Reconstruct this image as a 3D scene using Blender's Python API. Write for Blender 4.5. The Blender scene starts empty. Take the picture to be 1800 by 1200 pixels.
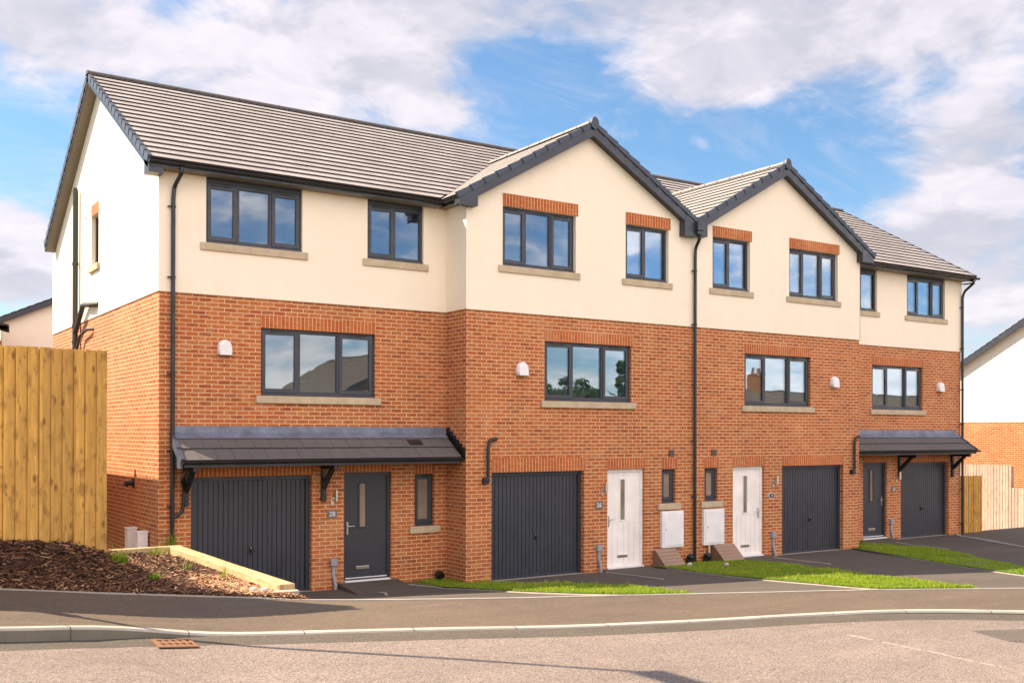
import bpy, math, random
import numpy as np
from mathutils import Vector, Matrix
random.seed(7); np.random.seed(7)
S = bpy.context.scene
COL = S.collection
# ------------------------------------------------------------------ camera
cd = bpy.data.cameras.new('camera'); cam = bpy.data.objects.new('camera', cd); COL.objects.link(cam)
cd.sensor_width = 36; cd.lens = 36.537; cd.shift_y = 0.08536; cd.clip_end = 2000
R_ = Vector((0.8327, -0.5537, 0.0022)).normalized(); F_ = Vector((0.5537, 0.8327, 0.0038)).normalized(); U_ = R_.cross(F_)
M = Matrix((R_, U_, -F_)).transposed().to_4x4(); M.translation = Vector((-4.7636, -17.2, 2.9154))
cam.matrix_world = M; S.camera = cam
S.render.resolution_x = 1024; S.render.resolution_y = 682
# ------------------------------------------------------------------ light
SUN = Vector((-.86, .80, 1.1)).normalized()
EL = math.asin(SUN.z); AZ = math.atan2(SUN.x, SUN.y)
ld = bpy.data.lights.new('sun', 'SUN'); ld.energy = 2.9; ld.angle = math.radians(.5); ld.color = (1, .83, .64)
lo = bpy.data.objects.new('sun', ld); COL.objects.link(lo); lo.location = (0, 0, 40)
lo.rotation_euler = SUN.to_track_quat('Z', 'Y').to_euler()
S.view_settings.view_transform = 'Standard'; S.view_settings.look = 'None'
S.view_settings.gamma = 1; S.view_settings.exposure = 2.0; S.view_settings.use_curve_mapping = False
S.cycles.max_bounces = 8; S.cycles.transparent_max_bounces = 12

class NT:
    def __init__(s, tree): s.t = tree; s.n = tree.nodes; s.l = tree.links
    def new(s, typ, **kw):
        n = s.n.new(typ)
        for k, v in kw.items():
            if k.startswith('_'): setattr(n, k[1:], v)
            else: s.put(n, k.replace('__', ' '), v)
        return n
    def put(s, n, k, v):
        i = n.inputs[int(k[1:])] if (k[0] == 'i' and k[1:].isdigit()) else n.inputs[k]
        if isinstance(v, bpy.types.NodeSocket): s.l.new(v, i)
        elif isinstance(v, (tuple, list)) and len(v) == 3 and i.type == 'RGBA': i.default_value = (*v, 1)
        else: i.default_value = v
    def math(s, op, a, b=0., c=0., clamp=False):
        n = s.n.new('ShaderNodeMath'); n.operation = op; n.use_clamp = clamp
        s.put(n, 'i0', a); s.put(n, 'i1', b); s.put(n, 'i2', c); return n.outputs[0]
    def vmath(s, op, a, b=(0, 0, 0)):
        n = s.n.new('ShaderNodeVectorMath'); n.operation = op
        s.put(n, 'i0', a); s.put(n, 'i1', b)
        return n.outputs['Value'] if op in ('DOT_PRODUCT', 'LENGTH') else n.outputs[0]
    def mix(s, f, a, b, mode='MIX'):
        n = s.n.new('ShaderNodeMix'); n.data_type = 'RGBA'; n.blend_type = mode
        s.put(n, 'i0', f); s.put(n, 'i6', a); s.put(n, 'i7', b); return n.outputs[2]
    def ramp(s, f, stops, interp='LINEAR'):
        n = s.n.new('ShaderNodeValToRGB'); n.color_ramp.interpolation = interp
        e = n.color_ramp.elements
        while len(e) < len(stops): e.new(.5)
        for el, (p, c) in zip(e, stops):
            el.position = p; el.color = (*c, 1) if isinstance(c, tuple) else (c, c, c, 1)
        s.put(n, 'i0', f); return n.outputs[0]
    def mr(s, v, a, b, c=0., d=1., smooth=True):
        n = s.n.new('ShaderNodeMapRange'); n.interpolation_type = 'SMOOTHSTEP' if smooth else 'LINEAR'
        for k, x in zip(('Value', 'From Min', 'From Max', 'To Min', 'To Max'), (v, a, b, c, d)): s.put(n, k, x)
        return n.outputs[0]
    def noise(s, vec, scale, detail=4., rough=.55, dist=0.):
        n = s.n.new('ShaderNodeTexNoise'); s.put(n, 'Vector', vec)
        for k, x in (('Scale', scale), ('Detail', detail), ('Roughness', rough), ('Distortion', dist)): s.put(n, k, x)
        return n.outputs[0]

# ------------------------------------------------------------------ sky
w = bpy.data.worlds.new('World'); S.world = w; w.use_nodes = True
T = NT(w.node_tree); T.n.clear()
sky = T.new('ShaderNodeTexSky', _sky_type='NISHITA', _sun_disc=False, _sun_elevation=EL, _sun_rotation=AZ,
            _air_density=1.0, _dust_density=.6, _ozone_density=2.0)
tc = T.new('ShaderNodeTexCoord'); D = tc.outputs['Generated']
sep = T.new('ShaderNodeSeparateXYZ', Vector=D); zc = T.math('MAXIMUM', sep.outputs['Z'], 0.0)
def plane(dz):
    d2 = T.vmath('ADD', D, (0, 0, dz)); sp = T.new('ShaderNodeSeparateXYZ', Vector=d2)
    v = T.vmath('SCALE', d2); T.put(v.node, 'Scale', T.math('DIVIDE', 1.0, T.math('ADD', T.math('MAXIMUM', sp.outputs['Z'], 0.), .30))); return v
pl = plane(0); pu = plane(.035)
n1 = T.noise(pl, 2.4, 10, .57, .3); n1u = T.noise(pu, 2.4, 5, .57, .3); n2 = T.noise(pl, 8.5, 8, .62, .5); n3 = T.noise(pl, 1.7, 5, .55)
wn_ = T.noise(T.vmath('MULTIPLY', pl, (1.0, 2.6, 1.0)), 3.4, 9, .68, .9)
def blob(d, wa, wb, amp):
    d = Vector(d); t = Vector((d.y, -d.x, 0)).normalized()
    df = T.vmath('SUBTRACT', D, tuple(d))
    a = T.math('DIVIDE', T.vmath('DOT_PRODUCT', df, tuple(t)), wa)
    sp = T.new('ShaderNodeSeparateXYZ', Vector=df); b = T.math('DIVIDE', sp.outputs['Z'], wb)
    dep = T.math('MULTIPLY', T.math('SUBTRACT', 1.0, T.vmath('DOT_PRODUCT', D, tuple(d))), 1.5)
    r2 = T.math('ADD', T.math('ADD', T.math('MULTIPLY', a, a), T.math('MULTIPLY', b, b)), dep)
    return T.math('MULTIPLY', T.math('EXPONENT', T.math('MULTIPLY', r2, -1.0)), amp)
cov = T.math('ADD', T.math('MULTIPLY', T.math('SUBTRACT', n1, .5), 1.25), T.math('ADD', .5, T.math('MULTIPLY', T.math('SUBTRACT', n2, .5), .36)))
for bl in [((0.5364, 0.8077, 0.2447), .62, .25, -.10),
           ((0.2713, 0.8987, 0.3445), .16, .060, .34), ((0.4221, 0.8393, 0.3426), .09, .045, .30),
           ((0.6773, 0.6622, 0.3206), .075, .035, .40), ((0.7643, 0.5438, 0.3467), .16, .040, .32),
           ((0.823, 0.5134, 0.2431), .06, .045, .26), ((0.8195, 0.5541, 0.1464), .12, .045, .36),
           ((0.1397, 0.9786, 0.1508), .06, .05, .34), ((0.5539, 0.743, 0.3758), .20, .025, .26),
           ((0.4792, 0.8256, 0.2978), .06, .022, .24), ((0.8505, 0.5198, 0.0804), .25, .05, .30),
           ((0.15, 0.93, 0.33), .05, .04, .14), ((0.55, 0.76, 0.31), .05, .028, -.26), ((0.72, 0.65, 0.24), .09, .02, -.18),
           ((0.10, 0.96, 0.24), .07, .035, -.14)]:
    cov = T.math('ADD', cov, blob(*bl))
back = T.mr(T.vmath('DOT_PRODUCT', D, (.15, -1, .1)), -.2, .7, 0., 1.)
cov = T.math('ADD', cov, T.math('MULTIPLY', back, .10))
cm = T.mr(cov, .46, .74)
veil = T.math('MULTIPLY', T.mr(wn_, .42, .78), .38)
cm = T.math('MAXIMUM', cm, veil)
lit = T.mr(T.math('SUBTRACT', n1, n1u), -.05, .06)
shade = T.math('MULTIPLY_ADD', lit, .55, T.math('MULTIPLY', T.mr(T.math('ADD', T.math('MULTIPLY', n3, .5), T.math('MULTIPLY', n2, .5)), .36, .62), .50), clamp=True)
cw = T.mix(shade, (1.65, 1.64, 1.86), (2.6, 2.42, 2.56))
cw = T.mix(T.math('MULTIPLY', T.math('SUBTRACT', 1.0, T.mr(zc, .0, .16)), .8), cw, (2.1, 2.1, 2.25))
cw = T.mix(1.0, cw, T.mix(back, (1, 1, 1), (4.35, 3.78, 3.12)), 'MULTIPLY')  # unseen sky behind the camera brightened as added fill for the shaded fronts
sk = T.mix(1.0, sky.outputs[0], T.mix(back, (.335, .43, .475), (.52, .61, .70)), 'MULTIPLY')
bg = T.new('ShaderNodeBackground', Color=T.mix(T.math('MULTIPLY', cm, .95), sk, cw), Strength=.10)
wo = T.new('ShaderNodeOutputWorld', Surface=bg.outputs[0])

# ------------------------------------------------------------------ materials
MAT = {}
def mat(name, fn=None, col=(.5, .5, .5), rough=.6, metal=0., spec=.5):
    if name in MAT: return MAT[name]
    m = bpy.data.materials.new(name); m.use_nodes = True; N = NT(m.node_tree); N.n.clear()
    o = N.new('ShaderNodeOutputMaterial'); p = N.new('ShaderNodeBsdfPrincipled')
    N.put(p, 'Base Color', col); N.put(p, 'Roughness', rough); N.put(p, 'Metallic', metal); N.put(p, 'Specular IOR Level', spec)
    N.l.new(p.outputs[0], o.inputs[0]); N.p = p; N.o = o
    if fn: fn(N)
    MAT[name] = m; return m
def obj_vec(N): return N.new('ShaderNodeTexCoord').outputs['Object']
def geo_vec(N): return N.new('ShaderNodeNewGeometry').outputs['Position']
def uv_vec(N): return N.new('ShaderNodeUVMap', _uv_map='UVMap').outputs[0]
def bump(N, h, st=.3, dist=.01):
    b = N.new('ShaderNodeBump', Height=h, Strength=st, Distance=dist); N.put(N.p, 'Normal', b.outputs[0])
def tint(N, col, vec, scale, lo_, hi_, detail=4):
    return N.mix(1.0, col, N.mr(N.noise(vec, scale, detail), .25, .75, lo_, hi_, False), 'MULTIPLY')

def brick_fn(bw, rh, off, mort, ramp, fade=0.0):
    def fn(N):
        uv = uv_vec(N)
        b = N.new('ShaderNodeTexBrick', Vector=uv, Scale=1., Color1=(0, 0, 0), Color2=(1, 1, 1), Mortar=(.5, .5, .5))
        N.put(b, 'Mortar Size', .0074); N.put(b, 'Mortar Smooth', .25); N.put(b, 'Brick Width', bw); N.put(b, 'Row Height', rh); N.put(b, 'Bias', 0.)
        b.offset = off
        c = N.ramp(b.outputs['Color'], ramp)
        pos = geo_vec(N)
        n = N.noise(N.new('ShaderNodeMapping', Vector=uv, Scale=(5, 16, 1)).outputs[0], 1., 4, .6)
        c = N.mix(N.mr(n, .46, .70, 0, .75), c, (.50, .235, .075))
        n2 = N.noise(N.new('ShaderNodeMapping', Vector=uv, Scale=(7, 13, 1), Location=(3, 7, 0)).outputs[0], 1., 3, .6)
        c = N.mix(N.mr(n2, .56, .78, 0, .5), c, (.16, .055, .03))
        c = tint(N, c, pos, .55, .84, 1.16); c = tint(N, c, pos, 60, .80, 1.2, 2); c = N.mix(N.math('MULTIPLY', N.mr(N.noise(pos, 1.1, 4, .6), .56, .70), .35), c, (.50, .26, .11))
        mc = tint(N, N.mix(0., mort, mort), pos, 1.3, .82, 1.15)
        N.put(N.p, 'Base Color', N.mix(b.outputs['Fac'], c, mc)); N.put(N.p, 'Roughness', .9)
        h = N.math('ADD', N.math('MULTIPLY', b.outputs['Fac'], -1.), N.math('MULTIPLY', N.noise(pos, 90, 2), .35))
        bump(N, h, .55, .006)
    return fn
RB = [(0., (.30, .065, .018)), (.14, (.38, .095, .023)), (.45, (.45, .122, .026)), (.74, (.385, .096, .024)), (.90, (.48, .175, .048)), (1., (.27, .07, .026))]
brick = mat('brick', brick_fn(.225, .075, .5, (.72, .46, .26), RB))
soldier = mat('soldier_brick', brick_fn(.075, .5, 0., (.66, .40, .21), [(0., (.36, .075, .016)), (.5, (.46, .10, .018)), (1., (.42, .115, .024))]))
def render_fn(N):
    p = geo_vec(N)
    c = tint(N, N.mix(0., (.88, .775, .60), (0, 0, 0)), p, .5, .97, 1.03); c = tint(N, c, p, 3, .985, 1.015)
    # faint vertical rain marks
    m = N.new('ShaderNodeMapping', Vector=p, Scale=(4, 4, .25)).outputs[0]
    c = tint(N, c, m, 1.2, .978, 1.012); c = tint(N, c, p, 45, .975, 1.025, 3)
    N.put(N.p, 'Base Color', c); N.put(N.p, 'Roughness', .95); bump(N, N.noise(p, 160, 3), .25, .004)
cream = mat('cream_render', render_fn)
def stone_fn(N):
    p = geo_vec(N); c = tint(N, N.mix(0., (.50, .40, .26), (0, 0, 0)), p, 6, .82, 1.14); c = tint(N, c, p, 120, .9, 1.1, 2)
    N.put(N.p, 'Base Color', c); N.put(N.p, 'Roughness', .9); bump(N, N.noise(p, 120, 2), .3, .003)
stone = mat('sandstone', stone_fn)
def tile_fn(base, w_=.333, jc=.45):
    def fn(N):
        uv = uv_vec(N); p = geo_vec(N)
        b = N.new('ShaderNodeTexBrick', Vector=uv, Scale=1., Color1=(0, 0, 0), Color2=(1, 1, 1), Mortar=(.5, .5, .5))
        N.put(b, 'Mortar Size', .004); N.put(b, 'Mortar Smooth', .1); N.put(b, 'Brick Width', w_); N.put(b, 'Row Height', .30); b.offset = .5
        c = N.mix(1., base, N.mr(b.outputs['Color'], 0, 1, .90, 1.09, False), 'MULTIPLY')
        c = tint(N, c, p, 1.2, .9, 1.08); c = tint(N, c, p, 25, .9, 1.1, 4); c = tint(N, c, p, 220, .88, 1.12, 1)
        sx = N.new('ShaderNodeSeparateXYZ', Vector=uv)
        jm = N.math('MULTIPLY', b.outputs['Fac'], jc)
        c = N.mix(jm, c, (.03, .028, .028))
        N.put(N.p, 'Base Color', c); N.put(N.p, 'Roughness', .85); bump(N, N.noise(p, 150, 2), .25, .003)
    return fn
tile = mat('concrete_tile', tile_fn((.325, .292, .268)))
tile_can = mat('canopy_tile', tile_fn((.235, .205, .185), .333, .6))
def pvc(name, col, rough=.35, sp=.5):
    def fn(N):
        p = geo_vec(N); c = tint(N, N.mix(0., col, col), p, 2.5, .9, 1.12); c = tint(N, c, p, 60, .95, 1.05)
        N.put(N.p, 'Base Color', c); N.put(N.p, 'Roughness', N.mr(N.noise(p, 5, 3), .3, .7, rough - .07, rough + .12))
    return mat(name, fn, spec=sp)
anth = pvc('anthracite', (.034, .039, .049), .38)
cap_m = pvc('verge_plastic', (.050, .062, .088), .55)
blackp = pvc('black_plastic', (.014, .014, .015), .32)
greyp = pvc('grey_plastic', (.30, .30, .31), .5)
doorw = pvc('white_door_paint', (.86, .81, .74), .4)
whitep = pvc('white_plastic', (.80, .77, .75), .45)
doord = pvc('dark_door_paint', (.032, .034, .041), .42)
garm = pvc('garage_paint', (.032, .036, .045), .40)
groove_m = pvc('door_groove', (.58, .53, .48), .6)
steel = mat('brushed_steel', col=(.62, .58, .52), rough=.28, metal=1.)
brass = mat('brass', col=(.75, .55, .2), rough=.3, metal=1.)
brownp = pvc('brown_plastic', (.23, .125, .075), .6)
ventb = pvc('vent_plastic', (.10, .06, .045), .6)
dark = mat('dark_void', col=(.012, .011, .010), rough=.9)
plaster = mat('plaster', lambda N: N.put(N.p, 'Base Color', tint(N, N.mix(0., (.80, .79, .80), (0, 0, 0)), geo_vec(N), 1.5, .93, 1.05)))
soff = pvc('soffit_board', (.20, .17, .13), .6)
def lead_fn(N):
    p = geo_vec(N); c = tint(N, N.mix(0., (.17, .19, .24), (0, 0, 0)), p, 4, .6, 1.35); c = tint(N, c, p, 30, .85, 1.15)
    N.put(N.p, 'Base Color', c); N.put(N.p, 'Roughness', .5); N.put(N.p, 'Metallic', .25); bump(N, N.noise(p, 5, 3), .5, .02)
lead = mat('lead', lead_fn)
def glass_fn(N):
    p = geo_vec(N)
    nb = N.new('ShaderNodeBump', Height=N.noise(p, 1.6, 2, .5), Strength=.018, Distance=.05)
    g = N.new('ShaderNodeBsdfGlossy', Color=(.74, .84, .95), Roughness=.0, Normal=nb.outputs[0])
    t = N.new('ShaderNodeBsdfTransparent', Color=(.74, .80, .82))
    fr = N.new('ShaderNodeFresnel', IOR=1.55)
    fac = N.math('ADD', N.math('MULTIPLY', fr.outputs[0], .55), .105, clamp=True)
    m = N.new('ShaderNodeMixShader', i0=fac, i1=t.outputs[0], i2=g.outputs[0]); N.l.new(m.outputs[0], N.o.inputs[0])
glass = mat('window_glass', glass_fn)
def obsc_fn(N):
    p = geo_vec(N); n = N.noise(p, 30, 3)
    N.put(N.p, 'Base Color', N.ramp(N.noise(p, 1.7, 2), [(.3, (.16, .13, .10)), (.7, (.30, .22, .16))])); N.put(N.p, 'Roughness', .22)
    N.put(N.p, 'Specular IOR Level', .9); bump(N, n, .25, .01)
obscure = mat('obscure_glass', obsc_fn)
def wood_fn(base, knot, sc=1., across='x'):
    def fn(N):
        uv = uv_vec(N)
        sx = N.new('ShaderNodeSeparateXYZ', Vector=uv)
        bi = N.math('FLOOR', N.math('DIVIDE', sx.outputs['X'], .115 * sc))
        wn = N.new('ShaderNodeTexWhiteNoise', _noise_dimensions='1D', W=bi)
        off = N.new('ShaderNodeCombineXYZ', X=N.math('MULTIPLY', wn.outputs[0], 37.), Y=N.math('MULTIPLY', wn.outputs[0], 91.), Z=0.)
        v = N.vmath('ADD', uv, off.outputs[0])
        g = N.noise(N.new('ShaderNodeMapping', Vector=v, Scale=(24, 1.9, 1)).outputs[0], 1., 5, .6, .9)
        c = N.mix(1., base, N.mr(g, .25, .75, .66, 1.28, False), 'MULTIPLY')
        c = N.mix(1., c, N.mr(wn.outputs[0], 0, 1, .82, 1.16, False), 'MULTIPLY')
        vo = N.new('ShaderNodeTexVoronoi', Vector=N.new('ShaderNodeMapping', Vector=v, Scale=(9, 4.2, 1)).outputs[0], Scale=1.)
        k = N.math('SUBTRACT', 1., N.mr(vo.outputs['Distance'], .07, .27)); k = N.math('MULTIPLY', k, N.mr(N.noise(v, 5, 2), .38, .46))
        c = N.mix(N.math('MULTIPLY', k, .8), c, knot)
        c = N.mix(N.mr(N.noise(N.new('ShaderNodeMapping', Vector=v, Scale=(9, 4.5, 1)).outputs[0], 1., 4), .50, .70, 0, .55), c, knot)
        ed = N.math('FRACT', N.math('DIVIDE', sx.outputs['X'], .115 * sc)); N.put(N.p, 'Base Color', c); N.put(N.p, 'Roughness', .8); bump(N, g, .3, .004)
    return fn
fence_m = mat('fence_wood', wood_fn((.56, .31, .062), (.12, .04, .01)))
fencel_m = mat('pale_fence_wood', wood_fn((.46, .34, .25), (.27, .16, .10)))
sleeper_m = mat('sleeper_wood', wood_fn((.46, .335, .165), (.30, .18, .07), 3.))
def asphalt_fn(base, spk, wear=None, fine=140):
    def fn(N):
        p = geo_vec(N); c = tint(N, N.mix(0., base, base), p, .45, .86, 1.14); c = tint(N, c, p, 4, .92, 1.08)
        v = N.new('ShaderNodeTexVoronoi', Vector=p, Scale=fine); c = tint(N, c, N.new('ShaderNodeMapping', Vector=p, Scale=(.35, 2.2, 1), Rotation=(0, 0, .35)).outputs[0], 1., .88, 1.10, 5); c = tint(N, c, p, 260, .66, 1.36, 2)
        wc = N.new('ShaderNodeSeparateColor', Color=v.outputs['Color'])
        c = N.mix(1., c, N.mr(wc.outputs[0], 0, 1, 1 - spk, 1 + spk, False), 'MULTIPLY')
        if wear:
            m = N.new('ShaderNodeMapping', Vector=p, Scale=(.9, 5, 1), Rotation=(0, 0, .5)).outputs[0]
            c = N.mix(N.mr(N.noise(m, 1., 6, .65), .56, .78, 0, .5 if fine != 110 else .3), c, wear)
            c = N.mix(N.mr(N.noise(p, 22, 5, .7), .64, .73, 0, .6), c, wear)
        if fine == 110:      # chalky scrape marks and a sealed crack left on the carriageway
            sp = N.new('ShaderNodeSeparateXYZ', Vector=p); wob = N.math('MULTIPLY', N.math('SUBTRACT', N.noise(p, 1.1, 4), .5), .30); br = N.mr(N.noise(p, 9, 4, .7), .40, .62)
            for (cx, y0, y1, hw, sl, cc_, am) in ((4.14, -11.9, -10.0, .022, .05, (.50, .44, .36), .75), (4.62, -9.46, -9.27, .16, .0, (.52, .46, .38), .7), (1.2, -13.2, -9.6, .010, .5, (.10, .08, .065), .6)):
                dx = N.math('ABSOLUTE', N.math('SUBTRACT', N.math('ADD', sp.outputs['X'], wob), N.math('MULTIPLY_ADD', N.math('SUBTRACT', sp.outputs['Y'], y0), sl, cx)))
                mk = N.math('MULTIPLY', N.mr(dx, hw * .4, hw * 1.6, 1, 0), N.math('MULTIPLY', N.mr(sp.outputs['Y'], y0, y0 + .1), N.mr(sp.outputs['Y'], y1 - .1, y1, 1, 0)))
                c = N.mix(N.math('MULTIPLY', N.math('MULTIPLY', mk, br), am), c, cc_)
        N.put(N.p, 'Base Color', c); N.put(N.p, 'Roughness', .92); bump(N, N.math('ADD', v.outputs['Distance'], N.noise(p, 45, 3)), .5, .006)
    return fn
road_m = mat('road_asphalt', asphalt_fn((.205, .162, .132), .62, (.33, .27, .21), 110))
gut_m = mat('road_channel', asphalt_fn((.088, .072, .052), .40, (.15, .125, .09), 90))
foot_m = mat('footway_asphalt', asphalt_fn((.118, .085, .056), .40, (.24, .17, .11)))
drive_m = mat('drive_asphalt', asphalt_fn((.088, .071, .054), .22, (.16, .135, .11)))
def conc_fn(col, sc=1.):
    def fn(N):
        p = geo_vec(N); c = tint(N, N.mix(0., col, col), p, 2.2, .78, 1.12, 6); c = tint(N, c, p, 70, .9, 1.1)
        N.put(N.p, 'Base Color', c); N.put(N.p, 'Roughness', .9); bump(N, N.noise(p, 60, 3), .3, .004)
    return fn
kerb_m = mat('kerb_concrete', conc_fn((.42, .38, .31))); kface_m = mat('dirty_shaded_kerb_concrete', conc_fn((.17, .155, .115)))  # kerb face colour darkened for road dirt and for its shaded side
edge_m = mat('edging_concrete', conc_fn((.38, .34, .28)))
slab_m = mat('grey_slab', conc_fn((.22, .23, .24)))
soil_m = mat('soil', conc_fn((.075, .045, .028)))
earth_m = mat('earth', conc_fn((.10, .10, .06)))
lawn_m = mat('lawn_soil', lambda N: N.put(N.p, 'Base Color', tint(N, N.mix(0., (.07, .13, .015), (0, 0, 0)), geo_vec(N), 9, .7, 1.3)))
def varied(stops, rough=.8, trans=0.):
    def fn(N):
        a = N.new('ShaderNodeAttribute', _attribute_name='tone'); c = N.ramp(a.outputs['Fac'], stops)
        N.put(N.p, 'Base Color', c); N.put(N.p, 'Roughness', rough)
        if trans:
            t = N.new('ShaderNodeBsdfTranslucent', Color=c); m = N.new('ShaderNodeMixShader', i0=trans, i1=N.p.outputs[0], i2=t.outputs[0])
            N.l.new(m.outputs[0], N.o.inputs[0])
    return fn
grass_m = mat('grass_blades', varied([(0., (.06, .15, .006)), (.45, (.21, .34, .008)), (.8, (.38, .45, .015)), (1., (.52, .45, .13))], .6, .4))
bark_m = mat('bark_chips', varied([(0., (.035, .016, .008)), (.45, (.13, .056, .024)), (.75, (.27, .13, .055)), (1., (.56, .34, .18))], .85))
leaf_m = mat('leaves', varied([(0., (.03, .07, .015)), (.6, (.09, .17, .03)), (1., (.22, .32, .06))], .7, .3))
trunk_m = mat('bark', conc_fn((.10, .07, .05)))
iron_m = mat('rusty_iron', conc_fn((.22, .105, .05)))
iron2_m = mat('cast_iron', conc_fn((.12, .10, .085)))
slate_m = mat('slate', conc_fn((.20, .17, .15)))
flint_m = mat('pale_stone', conc_fn((.55, .50, .43)))

# ------------------------------------------------------------------ mesh helpers
class MB:
    def __init__(s): s.v = []; s.f = []; s.uv = []; s.mi = []; s.sm = []
    def face(s, pts, uv=None, m=0, smooth=False):
        i = len(s.v); s.v += [tuple(p) for p in pts]; s.f.append(list(range(i, i + len(pts)))); s.uv.append(uv); s.mi.append(m); s.sm.append(smooth)
    def box(s, x0, x1, y0, y1, z0, z1, m=0):
        if x0 > x1: x0, x1 = x1, x0
        if y0 > y1: y0, y1 = y1, y0
        s.hexa([(x0, y0, z0), (x1, y0, z0), (x1, y1, z0), (x0, y1, z0), (x0, y0, z1), (x1, y0, z1), (x1, y1, z1), (x0, y1, z1)], m)
        return s
    def hexa(s, p, m=0):
        for q in ((0, 3, 2, 1), (4, 5, 6, 7), (0, 1, 5, 4), (1, 2, 6, 5), (2, 3, 7, 6), (3, 0, 4, 7)): s.face([p[k] for k in q], m=m)
    def prism(s, poly, off, m=0, uv=None):
        off = Vector(off); P = [Vector(p) for p in poly]; Q = [p + off for p in P]
        s.face(P[::-1], m=m); s.face(Q, m=m, uv=uv)
        for i in range(len(P)):
            j = (i + 1) % len(P); s.face([P[i], P[j], Q[j], Q[i]], m=m)
        return s
    def tube(s, pts, r, n=12, cap=True, m=0):
        P = [Vector(p) for p in pts]; rings = []; rr = r if isinstance(r, (list, tuple)) else [r] * len(P)
        up = None
        for i, p in enumerate(P):
            a = P[max(i - 1, 0)]; b = P[min(i + 1, len(P) - 1)]; t = (b - a).normalized()
            if up is None: up = Vector((0, 0, 1)) if abs(t.z) < .9 else Vector((1, 0, 0))
            x = t.cross(up).normalized(); y = x.cross(t).normalized(); up = y
            rings.append([p + (x * math.cos(k * 2 * math.pi / n) + y * math.sin(k * 2 * math.pi / n)) * rr[i] for k in range(n)])
        for a, b in zip(rings, rings[1:]):
            for k in range(n): s.face([a[k], a[(k + 1) % n], b[(k + 1) % n], b[k]], smooth=True, m=m)
        if cap: s.face(rings[0], m=m); s.face(rings[-1][::-1], m=m)
        return s
    def build(s, name, mats, parent=None, weld=False, bev=0., tone=None):
        if not isinstance(mats, (list, tuple)): mats = [mats]
        V = np.array(s.v, float); c = (V.min(0) + V.max(0)) / 2
        me = bpy.data.meshes.new(name); me.from_pydata([tuple(p) for p in (V - c)], [], s.f)
        for mm in mats: me.materials.append(mm)
        me.polygons.foreach_set('material_index', s.mi); me.polygons.foreach_set('use_smooth', s.sm)
        ul = me.uv_layers.new(name='UVMap'); buf = []
        for f, uv in zip(s.f, s.uv):
            if uv is not None: buf += [x for q in uv for x in q[:2]]
            else:
                P = [Vector(s.v[i]) for i in f]; n = Vector((0, 0, 0))
                for i in range(1, len(P) - 1): n += (P[i] - P[0]).cross(P[i + 1] - P[0])
                ax = max(range(3), key=lambda k: abs(n[k]))
                for p in P: buf += [p.y + .037, p.z] if ax == 0 else ([p.x, p.z] if ax == 1 else [p.x, p.y])
        ul.data.foreach_set('uv', buf)
        if tone is not None:
            at = me.attributes.new('tone', 'FLOAT', 'FACE'); at.data.foreach_set('value', tone)
        o = bpy.data.objects.new(name, me); COL.objects.link(o)
        if weld or bev:
            import bmesh
            bm = bmesh.new(); bm.from_mesh(me); bmesh.ops.remove_doubles(bm, verts=bm.verts, dist=1e-4)
            bmesh.ops.recalc_face_normals(bm, faces=bm.faces); bm.to_mesh(me); bm.free()
        if bev:
            b = o.modifiers.new('bevel', 'BEVEL'); b.width = bev; b.segments = 2; b.limit_method = 'ANGLE'; b.angle_limit = math.radians(50)
        place(o, Vector(c), parent); return o
WORLD = {}
def place(o, c, parent):
    WORLD[o.name] = c
    if parent is not None: o.parent = parent; o.location = c - WORLD[parent.name]
    else: o.location = c
def thing(name, label, cat, loc, group=None):
    o = bpy.data.objects.new(name, None); COL.objects.link(o); o.empty_display_size = .3
    place(o, Vector(loc), None); tag(o, label, cat, group); return o
def tag(o, label, cat, group=None, kind=None):
    if label: o['label'] = label
    if cat: o['category'] = cat
    if group: o['group'] = group
    if kind: o['kind'] = kind
    return o
def struct(o): o['kind'] = 'structure'; return o
def clip(poly, a, b, c):            # keep a*x+b*y+c>=0 , poly of 2-tuples
    out = []
    for i in range(len(poly)):
        p, q = poly[i], poly[(i + 1) % len(poly)]; dp = a * p[0] + b * p[1] + c; dq = a * q[0] + b * q[1] + c
        if dp >= 0: out.append(p)
        if (dp > 0 and dq < 0) or (dp < 0 and dq > 0):
            t = dp / (dp - dq); out.append((p[0] + t * (q[0] - p[0]), p[1] + t * (q[1] - p[1])))
    return out
def wall(mb, outline, openings, P, n, depth=.13, m=0):
    """planar wall: outline (convex poly in u,z), rectangular openings, P(u,z,d) -> 3d point d metres inside, n sign for winding"""
    us = sorted({p[0] for p in outline} | {x for o in openings for x in o[:2]}); zs = sorted({p[1] for p in outline} | {x for o in openings for x in o[2:]})
    for a, b in zip(us, us[1:]):
        for c, d in zip(zs, zs[1:]):
            um, zm = (a + b) / 2, (c + d) / 2
            if any(o[0] < um < o[1] and o[2] < zm < o[3] for o in openings): continue
            q = [(a, c), (b, c), (b, d), (a, d)]
            k = len(outline)
            for i in range(k):
                (x0, y0), (x1, y1) = outline[i], outline[(i + 1) % k]
                q = clip(q, -(y1 - y0), x1 - x0, -(-(y1 - y0) * x0 + (x1 - x0) * y0))
                if len(q) < 3: break
            if len(q) < 3: continue
            pts = [P(u, z, 0) for u, z in q]; mb.face(pts if n > 0 else pts[::-1], m=m)
    for (a, b, c, d) in openings:
        for (p, q) in (((a, c), (a, d)), ((b, d), (b, c)), ((a, d), (b, d)), ((b, c), (a, c))):
            mb.face([P(*p, 0), P(*p, depth), P(*q, depth), P(*q, 0)], m=m)

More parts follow.
